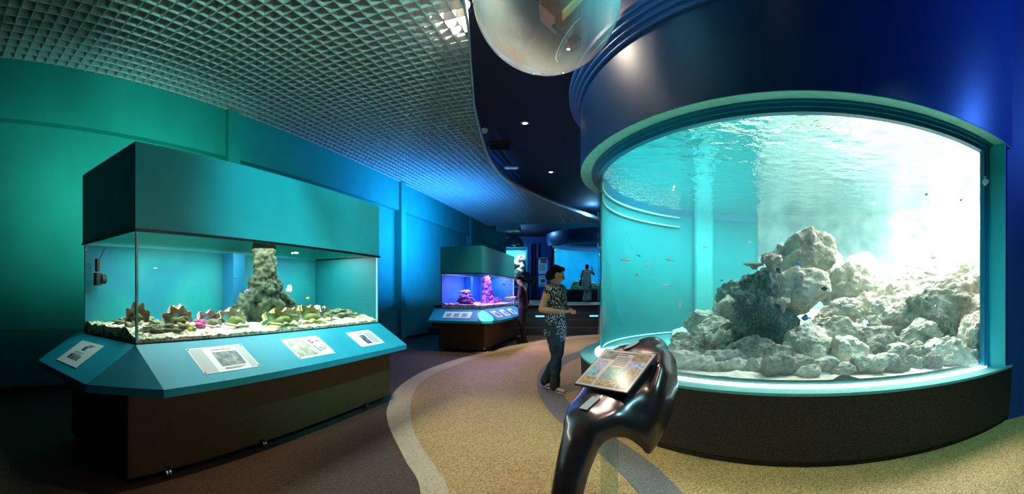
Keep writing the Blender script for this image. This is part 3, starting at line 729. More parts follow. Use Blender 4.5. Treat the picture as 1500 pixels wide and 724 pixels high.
mat('coral_white', lin('#f4f0ea'), .7); mat('coral_yellow', lin('#e6cc20'), .6); mat('coral_violet', lin('#a03c9c'), .6)
mat('weed_rock', lin('#6c6a48'), .9, col2=lin('#cfc8a2'), nscale=14, detail=8, bump=1, bscale=40)
def pillar(t, x0, y0, w_, m, label, seed, top=1.60):
    bm = nb(); rr = random.Random(seed)
    tube(bm, [(0, 0, .93), (0, 0, 1.1), (.0, .02, 1.25), (.01, .03, 1.42), (.02, .03, top)], [w_ * .72, w_ * .6, w_ * .5, w_ * .42, w_ * .4], 14)
    for k in range(44):
        h = rr.random() ** 1.5; z = .95 + h * .5; q = w_ * (.74 - .32 * h) * rr.uniform(.75, 1.1); a = rr.uniform(0, 2 * PI)
        ball(bm, (q * math.cos(a), q * math.sin(a) * .7, z), rr.uniform(.03, .065), 2)
    for sx in (-1, 1):
        tube(bm, [(sx * w_ * 1.95, -.04, .95), (sx * w_ * 1.65, -.02, 1.03), (sx * w_ * 1.2, 0, 1.14), (sx * w_ * .7, 0, 1.24), (sx * w_ * .3, 0, 1.28)], [.05, .06, .055, .055, .06], 8)
        for k in range(9):
            u_ = rr.random(); ball(bm, (sx * w_ * (.8 + 1.1 * u_), rr.uniform(-.06, .06), 1.22 - .25 * u_), rr.uniform(.035, .06), 2)
    me = remesh(bm, .014, 1); displace(me, .05, 10, seed, 3); displace(me, .022, 34, seed, 4)
    o = link('coral_tower', me, m, None, True); o.matrix_world = t.matrix_world @ Matrix.Translation((x0, y0, 0)); tag(o, label, 'coral')
pillar(T1, .22, .1, .27, 'pillar_rock', 'tall grey-brown coral rock pillar rising in the sandy tank', 3, 1.69)
pillar(T2, .55, .05, .25, 'pillar_purple', 'purple-lit coral rock tower in the blue tank', 5, 1.6)
def clam(t, x, y, w_, h_, m, mm, label, rz=0, seed=1, z=.955):
    """standing fluted giant clam shell: wavy rim valve behind a dark mantle"""
    w_ *= 1.5; h_ *= 1.25
    root = thing('giant_clam', label, 'shell', TL(t, (x, y, z)), WROT + rz, 'giant clam shells on the gravel')
    for n_, sy in (('rear_valve', 1), ('front_valve', -1)):
        v = []; f = []; nu, nv = 28, 7; hh = h_ * (1 if sy > 0 else .34)
        for side in (0, 1):
            for i in range(nu + 1):
                u_ = i / nu * PI; fl = 1 + .10 * math.cos(u_ * 9 + seed) + .05 * noise.noise(Vector((u_ * 4, seed, 0)))
                for j in range(nv + 1):
                    q = j / nv; rad = q ** .8 * fl
                    bulge = math.sin(q * PI) * .25 * w_ + .04 * w_ * math.cos(u_ * 9 + seed) * q
                    v.append((-math.cos(u_) * w_ / 2 * rad, sy * (bulge + .02 * w_) + (.012 if side else 0) * sy, math.sin(u_) ** .6 * hh * rad if 0 < i < nu else 0))
        k = (nu + 1) * (nv + 1)
        for side in (0, 1):
            for i in range(nu):
                for j in range(nv):
                    a_ = side * k + i * (nv + 1) + j; q_ = (a_, a_ + nv + 1, a_ + nv + 2, a_ + 1); f.append(q_ if side else q_[::-1])
        for i in range(nu):
            a_ = i * (nv + 1) + nv; f.append((a_, a_ + nv + 1, k + a_ + nv + 1, k + a_))
        py(n_, v, f, m, root, True)
    bm = nb(); ball(bm, (0, -.1 * w_, h_ * .28), (w_ * .29, .15 * w_, h_ * .32), 3); me = bpy.data.meshes.new('mantle'); bm.to_mesh(me); bm.free(); displace(me, .02, 20, seed)
    link('mantle', me, mm, root, True)
    return root
clam(T1, -1.36, -.12, .13, .15, 'shell_cream', 'mantle_olive', 'upright tan clam shell near the left end pane of the sandy tank', -.6, 1, .985)
clam(T1, -1.05, -.22, .19, .13, 'shell_cream', 'mantle_olive', 'broad tan clam shell left of the pink coral', 0, 2, .98)
clam(T1, -.97, -.12, .15, .13, 'shell_cream', 'mantle_brown', 'rounded tan clam shell behind the pink coral', .3, 3, .985)
clam(T1, -.68, -.15, .21, .12, 'shell_pink', 'mantle_brown', 'pinkish clam shell between pink coral and pillar', 0, 4, .95)
clam(T1, -.46, -.18, .25, .13, 'shell_cream', 'mantle_olive', 'open cream clam shell with olive mantle left of the pillar', .1, 5, .95)
clam(T1, .02, -.28, .26, .12, 'shell_yellow', 'mantle_olive', 'yellowish clam shell in front of the pillar foot', 0, 6, .945)
clam(T1, .25, -.22, .2, .13, 'shell_cream', 'mantle_olive', 'cream clam shell right of the yellowish one', -.1, 7, .945)
clam(T1, .52, -.22, .27, .14, 'shell_yellow', 'mantle_olive', 'golden clam shell with olive mantle right of the pillar', 0, 8, .945)
clam(T1, .85, -.18, .22, .12, 'shell_pink', 'mantle_olive', 'pale clam shell beside the weedy rock', .2, 9, .95)
def lump(name, t, p, sz, m, label, seed, n_=16, cat='coral', vox=.05, dis=.2, group=None):
    bm = nb(); rr = random.Random(seed); ball(bm, (0, 0, 0), (.7, .6, .5), 2)
    for k in range(n_):
        a = rr.uniform(0, 2 * PI); e = rr.uniform(-.2, 1.3); ball(bm, (.75 * math.cos(a) * math.cos(e), .6 * math.sin(a) * math.cos(e), .6 * math.sin(e)), rr.uniform(.18, .34), 1)
    me = remesh(bm, vox, 1); displace(me, dis, 3.5, seed)
    o = link(name, me, m, None, True); o.matrix_world = t.matrix_world @ Matrix.Translation(p) @ Matrix.Diagonal((*sz, 1)); return tag(o, label, cat, group)
lump('branching_coral', T1, (-.87, -.25, .99), (.085, .06, .055), 'coral_pink', 'bright pink bushy coral between the clam shells', 2)
lump('branching_coral', T1, (-1.02, -.33, .975), (.03, .025, .018), 'coral_yellow', 'small yellow coral tuft below the tan clam', 3, 8)
lump('white_coral', T1, (.93, 0, 1.08), (.05, .05, .045), 'coral_white', 'round white coral ball right of the pillar', 4)
lump('white_coral', T1, (.60, .12, 1.28), (.04, .04, .07), 'coral_white', 'white coral tuft clinging to the right of the pillar', 5)
lump('weedy_rock', T1, (1.25, -.12, .98), (.26, .2, .11), 'weed_rock', 'weedy pale rock at the right end of the sandy tank', 6, 22, 'rock')
lump('weedy_rock', T1, (.8, .08, .99), (.22, .15, .12), 'weed_rock', 'weedy brown rock just right of the pillar foot', 7, 22, 'rock')
lump('weedy_rock', T1, (-1.25, -.28, .965), (.2, .1, .07), 'weed_rock', 'low weedy rock in the left front corner of the sandy tank', 8, 22, 'rock')
lump('weedy_rock', T1, (-1.2, .15, .99), (.25, .2, .1), 'weed_rock', 'pale rubble heap in the left rear of the sandy tank', 9, 22, 'rock')
bm = nb(); tube(bm, [(.62, .0, 1.10), (.85, -.02, 1.04), (1.02, -.04, 1.0)], [.022, .026, .02], 8); me = remesh(bm, .008, 1); displace(me, .008, 30, 3)
o = link('coral_branch', me, 'weed_rock', None, True); o.matrix_world = T1.matrix_world.copy(); tag(o, 'thin coral branch leaning from the pillar foot to the right', 'coral')
lump('dark_reef_rock', T2, (-.95, .12, 1.08), (.36, .25, .17), 'pillar_purple', 'wide dark violet reef rock left of the purple pillar', 11, 26, 'rock')
lump('dark_reef_rock', T2, (-1.22, .02, 1.02), (.18, .18, .1), 'pillar_purple', 'low violet rock at the end pane of the blue tank', 12, 20, 'rock')
lump('dark_reef_rock', T2, (-.8, .2, 1.27), (.2, .14, .07), 'gravel_pink', 'pale topped ledge crowning the dark reef rock', 13, 20, 'rock')
for k, (x, y, z, sz, m) in enumerate(((-.2, -.1, 1.0, .09, 'coral_violet'), (.1, -.2, 1.0, .08, 'coral_pink'), (.3, -.22, 1.02, .1, 'coral_violet'), (.95, -.15, 1.0, .1, 'coral_pink'), (.75, -.2, 1.05, .07, 'coral_violet'), (-.5, -.2, .99, .07, 'coral_pink'))):
    lump('branching_coral', T2, (x, y, z), (sz, sz * .8, sz), m, ['violet coral bush left of the purple pillar', 'pink coral bush in the middle of the blue tank', 'violet coral bush at the pillar foot', 'pink coral bush right of the purple pillar', 'small violet coral on the pillar flank', 'small pink coral beside the reef rock'][k], 20 + k)
fish(228, 393, 3.6, 5, 'slim', 'fish_silver', 'tiny pale fish in the left half of the sandy tank', group='fish in the sandy tank')
fish(345, 408, 4.2, 5, 'slim', 'fish_dark', 'tiny dark fish near the blue column', group='fish in the sandy tank')
fish(351, 440, 4.2, 6, 'slim', 'fish_dark', 'dark small fish left of the pillar', group='fish in the sandy tank')
fish(363, 427, 4.15, 8, 'fat', 'fish_purple', 'purple and white fish beside the pillar', group='fish in the sandy tank', fm='fish_white')
fish(451, 437, 4.6, 5, 'fat', 'fish_yellow', 'small yellow fish right of the pillar', group='fish in the sandy tank')
fish(433, 371, 4.5, 10, 'slim', 'fish_silver', 'silver fish just below the water surface of the sandy tank', group='fish in the sandy tank')
fish(664, 422, 9.9, 4, 'slim', 'fish_white', 'tiny white fish in the blue tank', group='fish in the blue tank')
fish(738, 417, 10.6, 4, 'fat', 'fish_dark', 'tiny dark fish right of the purple pillar', group='fish in the blue tank')
# circulation pump on the rear left glass
pm = thing('circulation_pump', 'black circulation pump with cable hanging on rear glass of the sandy tank', 'pump', TL(T1, (-1.46, .40, 1.40)), WROT)
box('pump_body', (0, 0, -.03), (.055, .07, .11), 'rubber', pm, bevel=.012)
bm = nb(); cyl(bm, (.02, -.02, -.03), (.06, -.02, -.03), .04, seg=16); obj('impeller_cage', bm, 'rubber', pm)
box('suction_clip', (0, .01, .09), (.03, .05, .11), 'rubber', pm, bevel=.008)
bm = nb(); tube(bm, [(.01, 0, .13), (.03, -.02, .18), (.05, -.03, .235)], [.005] * 3, 6); obj('cable', bm, 'rubber', pm)

# ---- information cards on the aprons
def apron_m(t, x, up=0.0):
    return t.matrix_world @ frame_mat((x, -.442 - .18, .90 - .1205 + up) , (1, 0, 0), (0, .36, .235)) @ Matrix.Translation((0, 0, .004))
def end_m(t, y):
    return t.matrix_world @ frame_mat((-1.552 - .18, y, .7825), (0, -1, 0), (.36, 0, .235)) @ Matrix.Translation((0, 0, .004))
o = board('info_card', 'white card with one wide dark photograph on the sandy tank apron', .52, .265, apron_m(T1, -.93))
mark('photograph', .045, -.005, .23, .15, 'photo_grey', o); lines('title', .04, .095, .2, 1, .02, .006, 'ink', o); lines('caption', .04, -.1, .2, 2, .01, .004, 'ink', o)
mark('side_panel', -.19, 0, .12, .25, 'print_grey', o, .0004); mark('side_panel', .215, .0, .07, .25, 'print_grey', o, .0004)
o = board('info_card', 'white card with sandy photograph, round badge and lettering on tank apron', .5, .26, apron_m(T1, .03))
mark('photograph', -.1, 0, .26, .21, 'photo_sand', o)
bm = nb(); bmesh.ops.create_circle(bm, cap_ends=True, segments=20, radius=.026); 
for v_ in bm.verts: v_.co += Vector((.085, .06, .0022))
bd = obj('badge', bm, 'sticker_red', o); bm = nb(); bx(bm, (.085, .06, .0032), (.022, .022, .0006)); obj('badge_mark', bm, 'card_white', bd)
lines('lettering', .17, .06, .09, 1, .02, .008, 'ink', o); lines('lettering', .155, -.035, .12, 2, .022, .007, 'ink', o)
bm = nb(); tube(bm, [(.06, .0, .002), (.075, -.03, .002), (.07, -.06, .002), (.09, -.07, .002)], [.003] * 4, 6); obj('drawing', bm, 'ink', o)
o = board('info_card', 'white card with a narrow dark photograph at the right of the apron', .46, .24, apron_m(T1, .96))
mark('photograph', -.03, -.02, .1, .14, 'photo_grey', o); lines('title', -.02, .08, .12, 1, .02, .006, 'ink', o); mark('side_panel', .11, -.01, .14, .17, 'print_grey', o, .0004); lines('text', .1, .04, .1, 3, .03, .004, 'print_grey', o)
o = board('info_card', 'pale card with four small dark pictures on the sloping end apron', .44, .27, end_m(T1, .13), pins=False)
mark('photograph', .0, .06, .07, .05, 'photo_grey', o)
for k in range(3): mark('photograph', -.08 + .075 * k, -.05, .065, .055, 'photo_grey', o)
lines('text', .0, .01, .2, 3, .012, .005, 'print_grey', o); lines('title', .06, .105, .1, 3, .012, .005, 'ink', o)
o = board('info_card', 'long white card on the end apron of the blue tank', .62, .22, end_m(T2, .05), pins=False)
for k in range(3): mark('photograph', -.2 + .18 * k, -.01, .12, .13, 'photo_blue', o)
for k, x in enumerate((-1.05, -.3, .5)):
    o = board('info_card', ['card with a dark picture nearest the chamfered corner of the blue tank apron', 'card with a dark picture in the middle of the blue tank apron', 'card with a dark picture by the man at the blue tank'][k], .46, .24, apron_m(T2, x), pins=False)
    mark('photograph', .05, -.02, .2, .14, 'photo_grey', o); lines('text', -.13, .07, .14, 5, .03, .006, 'ink', o)

# ================================================================== INFORMATION STAND (manta shaped)
mat('stand_bronze', lin('#54443f'), .25, metal=.8, spec=.5, coat=.3, col2=lin('#665a60'), nscale=3)
KA = math.atan2(.62, .785); KP = Vector((.535, 2.27, 0))
K = thing('information_stand', 'glossy dark bronze manta-shaped information stand before the cylindrical aquarium', 'stand', KP, KA)
bm = nb()
tube(bm, [(-.24, 0, .62), (-.12, 0, .685), (.0, 0, .75), (.13, 0, .815), (.24, 0, .885), (.345, 0, .945)], [(.125, .06), (.175, .06), (.205, .06), (.205, .06), (.17, .07), (.105, .06)], 24, (0, 1, 0))
tube(bm, [(.16, 0, .78), (.26, 0, .87), (.36, 0, .90), (.42, 0, .87)], [(.12, .09), (.15, .09), (.12, .085), (.07, .06)], 20, (0, 1, 0))
for sg in (-1, 1):
    tube(bm, [(.29, sg * .13, .865), (.19, sg * .195, .79), (.1, sg * .225, .70), (.02, sg * .235, .59), (-.035, sg * .228, .48)], [(.06, .11), (.055, .13), (.045, .12), (.038, .09), (.024, .04)], 16, (0, 1, 0))
    tube(bm, [(-.25, sg * .07, .60), (-.16, sg * .13, .635), (-.08, sg * .185, .61), (-.04, sg * .215, .54)], [(.05, .07), (.05, .075), (.045, .075), (.032, .06)], 14, (0, 1, 0))
    tube(bm, [(-.14, sg * .1, .65), (0, sg * .16, .69), (.12, sg * .18, .75)], [(.06, .06), (.07, .07), (.06, .07)], 14, (0, 1, 0))
tube(bm, [(-.1, 0, .69), (-.2, 0, .63), (-.27, 0, .54), (-.325, 0, .43), (-.365, 0, .31), (-.40, 0, .16), (-.42, 0, .03)], [(.165, .06), (.13, .085), (.105, .085), (.09, .075), (.085, .068), (.09, .065), (.11, .08)], 20, (0, 1, 0))
me = remesh(bm, .011, 40, .6); link('body', me, 'stand_bronze', K, True)
bm = nb(); cyl(bm, (-.05, 0, .008), (-.05, 0, .70), .045, seg=24); obj('ghost_post', bm, 'ghost_post_acrylic', K, True)  # made-up translucent post, stands in for a panorama stitching ghost
bm = nb(); cyl(bm, (-.42, 0, .007), (-.42, 0, .03), .15, .14, seg=32); obj('foot_plate', bm, 'stand_bronze', K)
sl = math.atan2(.155, .254)
PM = Matrix.Translation((0, 0, .853)) @ Matrix.Rotation(-sl, 4, 'Y') @ Matrix.Rotation(-PI / 2, 4, 'Z')     # panel frame: x to the reader's right, y up the slope
pn = py('panel', [(x * .175, y * .152, z) for z in (-.012, 0) for x, y in ((-1, -1), (1, -1), (1, 1), (-1, 1))], [(3, 2, 1, 0), (4, 5, 6, 7), (0, 1, 5, 4), (1, 2, 6, 5), (2, 3, 7, 6), (3, 0, 4, 7)], 'black_trim', K)
pn.matrix_local = PM
def km(name, x0, y0, x1, y1, m, z=.001):
    bm = nb(); bx(bm, ((x0 + x1) / 2, (y0 + y1) / 2, z), (x1 - x0, y1 - y0, .001)); return obj(name, bm, m, pn)
mat('paper_pink', lin('#cbb8bc'), .3)
km('sheet', -.17, -.147, .17, .147, 'paper_pink', .0006)
for a in ((-.15, .07, -.055, .135, 'photo_grey'), (-.15, .005, -.075, .06, 'photo_violet'), (-.155, -.075, -.085, -.0, 'photo_blue'), (-.155, -.135, -.07, -.08, 'photo_brown'),
          (-.055, -.085, .075, .015, 'photo_teal'), (-.055, -.135, .075, -.09, 'photo_brown'), (.05, .075, .155, .135, 'photo_orange'), (.05, .02, .155, .072, 'photo_violet'), (.085, -.06, .155, .015, 'photo_brown'), (.085, -.135, .155, -.065, 'photo_grey')):
    km('picture', *a, .0016)
bm = nb()
for k in range(2): bx(bm, (-.0 - .02 * k, .128 - .016 * k, .0016), (.1 - .03 * k, .007, .001))
for k in range(7): bx(bm, (-.005, .095 - .011 * k, .0016), (.09, .004, .001))
obj('lettering', bm, 'ink', pn)
km('sleeve_film', -.173, -.15, .173, .15, 'sleeve', .0035)
from mathutils.bvhtree import BVHTree
kt = BVHTree.FromPolygons([v.co for v in me.vertices], [tuple(p.vertices) for p in me.polygons])
def on_body(u_, v_, yaw):
    h, n_, _, _ = kt.ray_cast(Vector((u_, v_, 2)), Vector((0, 0, -1)))
    return Matrix.Translation(h + n_ * .004) @ n_.to_track_quat('Z', 'X').to_matrix().to_4x4(), n_
bm = nb(); bx(bm, (0, 0, 0), (.05, .105, .005)); e_ = obj('blank_plate', bm, 'print_grey', K)
h, n_, _, _ = kt.ray_cast(Vector((-.205, -.005, 2)), Vector((0, 0, -1)))
xa = Vector((0, 1, 0)); e_.matrix_local = frame_mat(h + n_ * .004, xa - n_ * xa.dot(n_), n_.cross(xa - n_ * xa.dot(n_)))
bm = nb(); q_ = bmesh.ops.create_cone(bm, cap_ends=True, segments=28, radius1=.05, radius2=.05, depth=.003)
for v_ in bm.verts: v_.co.y *= .5
e_ = obj('oval_sticker', bm, 'print_grey', K)
h, n_, _, _ = kt.ray_cast(Vector((.23, .06, 2)), Vector((0, 0, -1)))
xa = Vector((.75, -.5, .3)); e_.matrix_local = frame_mat(h + n_ * .005, xa - n_ * xa.dot(n_), n_.cross(xa - n_ * xa.dot(n_)))

# ================================================================== HANGING ACRYLIC DOME
DP = Vector((3.4 * math.sin(.078), 3.4 * math.cos(.078), 3.53)); DRAD = .567
DM = thing('acrylic_dome', 'big clear acrylic dome hanging from the dark ceiling', 'dome', DP)
prof = [(DRAD * math.cos(a), -DRAD * math.sin(a)) for a in np.linspace(0, PI / 2 - .002, 26)]
bm = nb(); lathe(bm, [(DRAD, .32), (DRAD, .1)] + prof, seg=72); obj('bowl', bm, 'dome_acrylic', DM, True)
bm = nb(); lathe(bm, [(DRAD - .01, .31), (DRAD + .03, .31), (DRAD + .03, .34), (DRAD - .01, .34)], seg=72, close=True); obj('rim', bm, 'black_trim', DM)
for k in range(3):
    a = k * 2 * PI / 3 + .5; bm = nb(); cyl(bm, (DRAD * math.cos(a), DRAD * math.sin(a), .33), (DRAD * math.cos(a), DRAD * math.sin(a), CEIL - DP.z), .008, seg=8); obj('hanger_rod', bm, 'steel', DM)
mat('wood_red', lin('#6a2a12'), .45, col2=lin('#4c1c0c'), nscale=9, detail=6); mat('wood_yellow', lin('#c99a4a'), .5, col2=lin('#b3823a'), nscale=14)
WM = thing('wooden_model', 'brown wooden mallet-like model with pale edge inside the clear dome', 'model', DP + Vector((0, 0, 0)))
def wq(px, py_): return P(px, py_, 3.4) - DP
a, b = wq(802, 28), wq(850, -22)
ax = (b - a).normalized(); q = ax.to_track_quat('X', 'Z').to_matrix()
box('block', (a + b) / 2, ((b - a).length, .22, .17), 'wood_red', WM, q, .006)
box('pale_edge', (a + b) / 2 + q @ Vector((.03, -.06, -.092)), ((b - a).length * .8, .09, .02), 'wood_yellow', WM, q)
bm = nb(); cyl(bm, wq(810, 37), wq(838, 62), .016, seg=12); obj('rod', bm, 'rubber', WM)
bm = nb(); q2 = (wq(838, 62) - wq(810, 37)).to_track_quat('X', 'Z').to_matrix(); bx(bm, wq(841, 61), (.05, .06, .11), q2); bmesh.ops.bevel(bm, geom=bm.edges[:], offset=.012, segments=1, affect='EDGES'); obj('foot_block', bm, 'wood_red', WM)
bm = nb(); cyl(bm, (a + b) / 2, Vector(((a + b).x / 2, (a + b).y / 2, CEIL - DP.z)), .006, seg=8); obj('hanging_wire', bm, 'steel', WM)

# ================================================================== CEILING FITTINGS
mat('lens_warm', lin('#fff0d8'), .4, emit=(1, .86, .66, 1), estr=30); mat('trim_white', lin('#d8d8d4'), .4)
def downlight(loc, label, power, angle=75, tgt=None, col=(1, .84, .62), group='ceiling downlights'):
    t = thing('downlight', label, 'lamp', loc, 0, group)
    bm = nb(); lathe(bm, [(.045, -.012), (.085, -.012), (.09, 0), (.045, 0)], seg=28, close=True); obj('trim_ring', bm, 'trim_white', t, True)
    bm = nb(); lathe(bm, [(.0005, -.006), (.045, -.006)], seg=24); obj('lens', bm, 'lens_warm', t)
    l = spot('downlight_beam', Vector(loc) + Vector((0, 0, -.03)), tgt or (loc[0], loc[1], 0), power, col, angle, .7, .05)
    return t
g = G(769, 180, CEIL); downlight((g.x, g.y, CEIL), 'small recessed downlight in the dark ceiling above the walking woman', 420)
g = G(807, 252, CEIL); downlight((g.x, g.y, CEIL), 'small recessed downlight in the dark ceiling nearer the far platform', 420)
downlight((.55, 1.4, CEIL), 'recessed downlight in the dark ceiling over the near path', 130)
downlight((-.15, 3.4, CEIL), 'recessed downlight in the dark ceiling beside the hanging dome', 420)
# track spotlight by the grid edge
g = P(684, 8, 4.9)
sp = thing('track_spotlight', 'bright spotlight mounted beside the egg-crate ceiling edge', 'lamp', g)
bm = nb(); cyl(bm, (0, 0, .02), (.0, .0, CEIL - g.z), .012, seg=10); obj('stem', bm, 'black_trim', sp)
bm = nb(); tube(bm, [(0, .10, .03), (0, 0, .0)], [.05, .06], 16); obj('lamp_housing', bm, 'black_trim', sp, True)
bm = nb(); ball(bm, (0, -.045, -.02), .038, 2); obj('bulb', bm, 'lens_warm', sp, True)
point('spotlight_glow', g + Vector((-.02, -.13, -.05)), 60, (1, .86, .66), .04)
spot('spotlight_beam', g + Vector((0, -.12, -.08)), (-1.1, 4.3, 0), 300, (1, .8, .55), 80, .6)
g = G(709, 190, CEIL); o = thing('smoke_detector', 'round white smoke detector on the dark ceiling by the grid edge', 'detector', (g.x, g.y, CEIL))
bm = nb(); lathe(bm, [(.001, -.07), (.06, -.06), (.08, -.03), (.085, 0)], seg=24); obj('cover', bm, 'trim_white', o, True)
bm = nb(); cyl(bm, (0, 0, -.085), (0, 0, -.06), .025, seg=16); obj('sensor', bm, 'trim_white', o)
g = G(732, 212, CEIL); o = thing('ceiling_vent', 'dark rectangular vent in the dark ceiling', 'vent', (g.x, g.y, CEIL))
box('vent_frame', (0, 0, -.015), (.5, .5, .03), 'black_trim', o)
for k in range(6): box('slat', (0, -.2 + .08 * k, -.035), (.44, .015, .03), 'black_trim', o)
g = G(749, 244, CEIL); o = thing('emergency_light', 'small pale emergency light box on the dark ceiling', 'lamp', (g.x, g.y, CEIL - .02))
mat('diffuser_pale', lin('#9fc8e0'), .4, emit=(.3, .6, 1, 1), estr=.25)
box('housing', (0, 0, 0), (.36, .12, .04), 'trim_white', o); box('diffuser', (0, 0, -.03), (.32, .09, .02), 'diffuser_pale', o)

# ================================================================== FAR END: platform, drum, window, posters
mat('step_dark', lin('#26332f'), .6, col2=lin('#2e3c37'), nscale=20); mat('step_tan', lin('#a88a68'), .6)
PZ = .88
pf = struct(box('floor_platform', (4.1, 20.1, PZ / 2 - .01), (13.5, 12.0, PZ - .02), 'step_dark'))
box('tread_edge', (4.1, 14.25, PZ - .008), (13.5, .42, .02), 'step_tan', pf)
for k, (y, z) in enumerate(((13.2, .22), (13.5, .44), (13.8, .66))):
    box('step', (4.1, y + (14.1 - y) / 2, z - .11), (13.5, 14.1 - y, .218), 'step_dark', pf)
mat('step_glow', lin('#7fd0f0'), .4, emit=(.15, .6, .9, 1), estr=1.2)
for px in (791, 870, 700):
    th = (px - CX) / FPX; x = 13.49 * math.tan(th)
    o = thing('step_light', 'slim glowing blue strip light on the dark platform steps', 'lamp', (x, 13.495, .55), 0, 'step lights on the far platform'); box('housing', (0, 0, 0), (.3, .012, .07), 'black_trim', o); box('glowing_strip', (0, -.008, 0), (.27, .008, .05), 'step_glow', o)
# far drum
FC = Vector((22.5 * math.sin(.2117), 22.5 * math.cos(.2117), PZ))
F = thing('cylinder_aquarium', 'distant blue cylindrical aquarium standing on the raised platform', 'aquarium', FC)
def fl(name, prof, m, a0=0, a1=2 * PI, seg=64, close=True):
    bm = nb(); lathe(bm, prof, a0, a1, seg, close=close); return flat_edges(obj(name, bm, m, F, True))
mat('far_water', lin('#1f9fc4'), .7, col2=lin('#178fb8'), nscale=1.5)
fl('plinth', [(2.5, .002), (2.88, .002), (DR, Z1 - .02), (2.5, Z1 - .02)], 'granite'); fl('ledge', [(2.4, Z1 - .02), (DR, Z1 - .02), (DR, Z1), (2.4, Z1)], 'ledge_stone')
fl('acrylic_window', [(DG - .03, Z1), (DG, Z1), (DG, ZG + .05), (DG - .03, ZG + .05)], 'acrylic', R(175), R(330))
fl('rear_shell', [(2.62, Z1), (2.64, Z1), (2.64, ZS), (2.62, ZS)], 'far_water', R(-30), R(180))
fl('upper_drum', [(2.6, ZS), (DR, ZS), (DR + .12, 3.0), (DR + .12, 3.25), (2.6, 3.25)], 'drum_paint'); fl('head_frame', [(DG - .05, ZG), (DG + .03, ZG), (DG + .06, ZS), (DG - .05, ZS)], 'frame_blue')
fl('tank_floor', [(.001, Z1), (2.62, Z1)], 'tank_floor', close=False)
bm = nb(); lathe(bm, [(0.001, Z1 + .01), (2.61, Z1 + .01), (2.61, 2.6), (0.001, 2.6)], seg=48); o = obj('tank_water', bm, 'tank_water_far'); o.location = FC; tag(o, 'blue water in the distant cylindrical aquarium', 'water', kind='stuff')
area('far_tank_lamp', FC + Vector((0, 0, 3.0)), FC, 3.2, 300, (.5, .95, 1))
for k, (dx, dy, sz) in enumerate(((-1.6, -.9, .5), (-1.0, -1.5, .45), (-.3, -1.4, .55), (-1.3, -.2, .5))):
    me = ROCKS[8 + k % 4].copy(); me.materials.clear(); me.materials.append(M['rock_grey']); o = bpy.data.objects.new('rock', me); COL.objects.link(o); o.location = FC + Vector((dx, dy, Z1 + .14)); o.scale = (sz, sz * .8, .3)
    tag(o, 'low rock on the floor of the distant blue cylindrical aquarium', 'rock', 'rocks in the distant cylinder aquarium')
# wall aquarium in the back wall
WX0, WX1 = 26.0 * math.tan((737 - CX) / FPX), 26.0 * math.tan((771 - CX) / FPX); WZ0, WZ1 = 1.6, 3.82; WC = (WX0 + WX1) / 2; WW = WX1 - WX0
wa = thing('framed_aquarium', 'bright framed aquarium window with white rocks in the back wall', 'aquarium', (WC, 25.4, PZ))
def wz(n_, c_, s_, m): return box(n_, (c_[0], c_[1], c_[2] - PZ), s_, m, wa)
wz('cabinet_side', (-WW / 2 - .15, .3, (PZ + 4.1) / 2), (.22, .66, 4.1 - PZ), 'navy_wall'); wz('cabinet_side', (WW / 2 + .15, .3, (PZ + 4.1) / 2), (.22, .66, 4.1 - PZ), 'navy_wall')
wz('cabinet_base', (0, .3, (PZ + WZ0) / 2), (WW + .06, .66, WZ0 - PZ), 'navy_wall'); wz('cabinet_head', (0, .3, (WZ1 + 4.1) / 2), (WW + .06, .66, 4.1 - WZ1), 'navy_wall')
for n_, c_, s_ in (('frame', (-WW / 2, -.04, (WZ0 + WZ1) / 2), (.07, .05, WZ1 - WZ0 + .1)), ('frame', (WW / 2, -.04, (WZ0 + WZ1) / 2), (.07, .05, WZ1 - WZ0 + .1)), ('frame', (0, -.04, WZ1), (WW, .05, .07)), ('frame', (0, -.04, WZ0), (WW, .05, .07))): wz(n_, c_, s_, 'jamb_paint')
wz('back_panel', (0, .6, (WZ0 + WZ1) / 2), (WW, .03, WZ1 - WZ0), 'back_marbled'); wz('pane', (0, 0, (WZ0 + WZ1) / 2), (WW - .06, .02, WZ1 - WZ0 - .06), 'tank_glass')
area('wall_tank_lamp', (WC, 25.55, WZ1 - .05), (WC, 25.75, 0), 1.2, 70, (.85, 1, 1), sy=.2)
for k, (x, z, sz) in enumerate(((-.3, 1.85, .4), (.35, 1.9, .42), (.3, 2.5, .38), (.1, 2.95, .34), (.42, 3.25, .36), (.0, 2.2, .3), (-.2, 2.55, .28), (.45, 2.85, .3))):
    me = ROCKS[8 + k % 4].copy(); me.materials.clear(); me.materials.append(M['rock_cream']); o = bpy.data.objects.new('rock', me); COL.objects.link(o); o.location = (WC + x * .9, 25.78, z); o.scale = (sz * .75, .17, sz * .75); o.rotation_euler = (0, k * 1.1, 0)
    tag(o, 'white rock stacked inside the framed wall aquarium', 'rock', 'rocks in the wall aquarium')
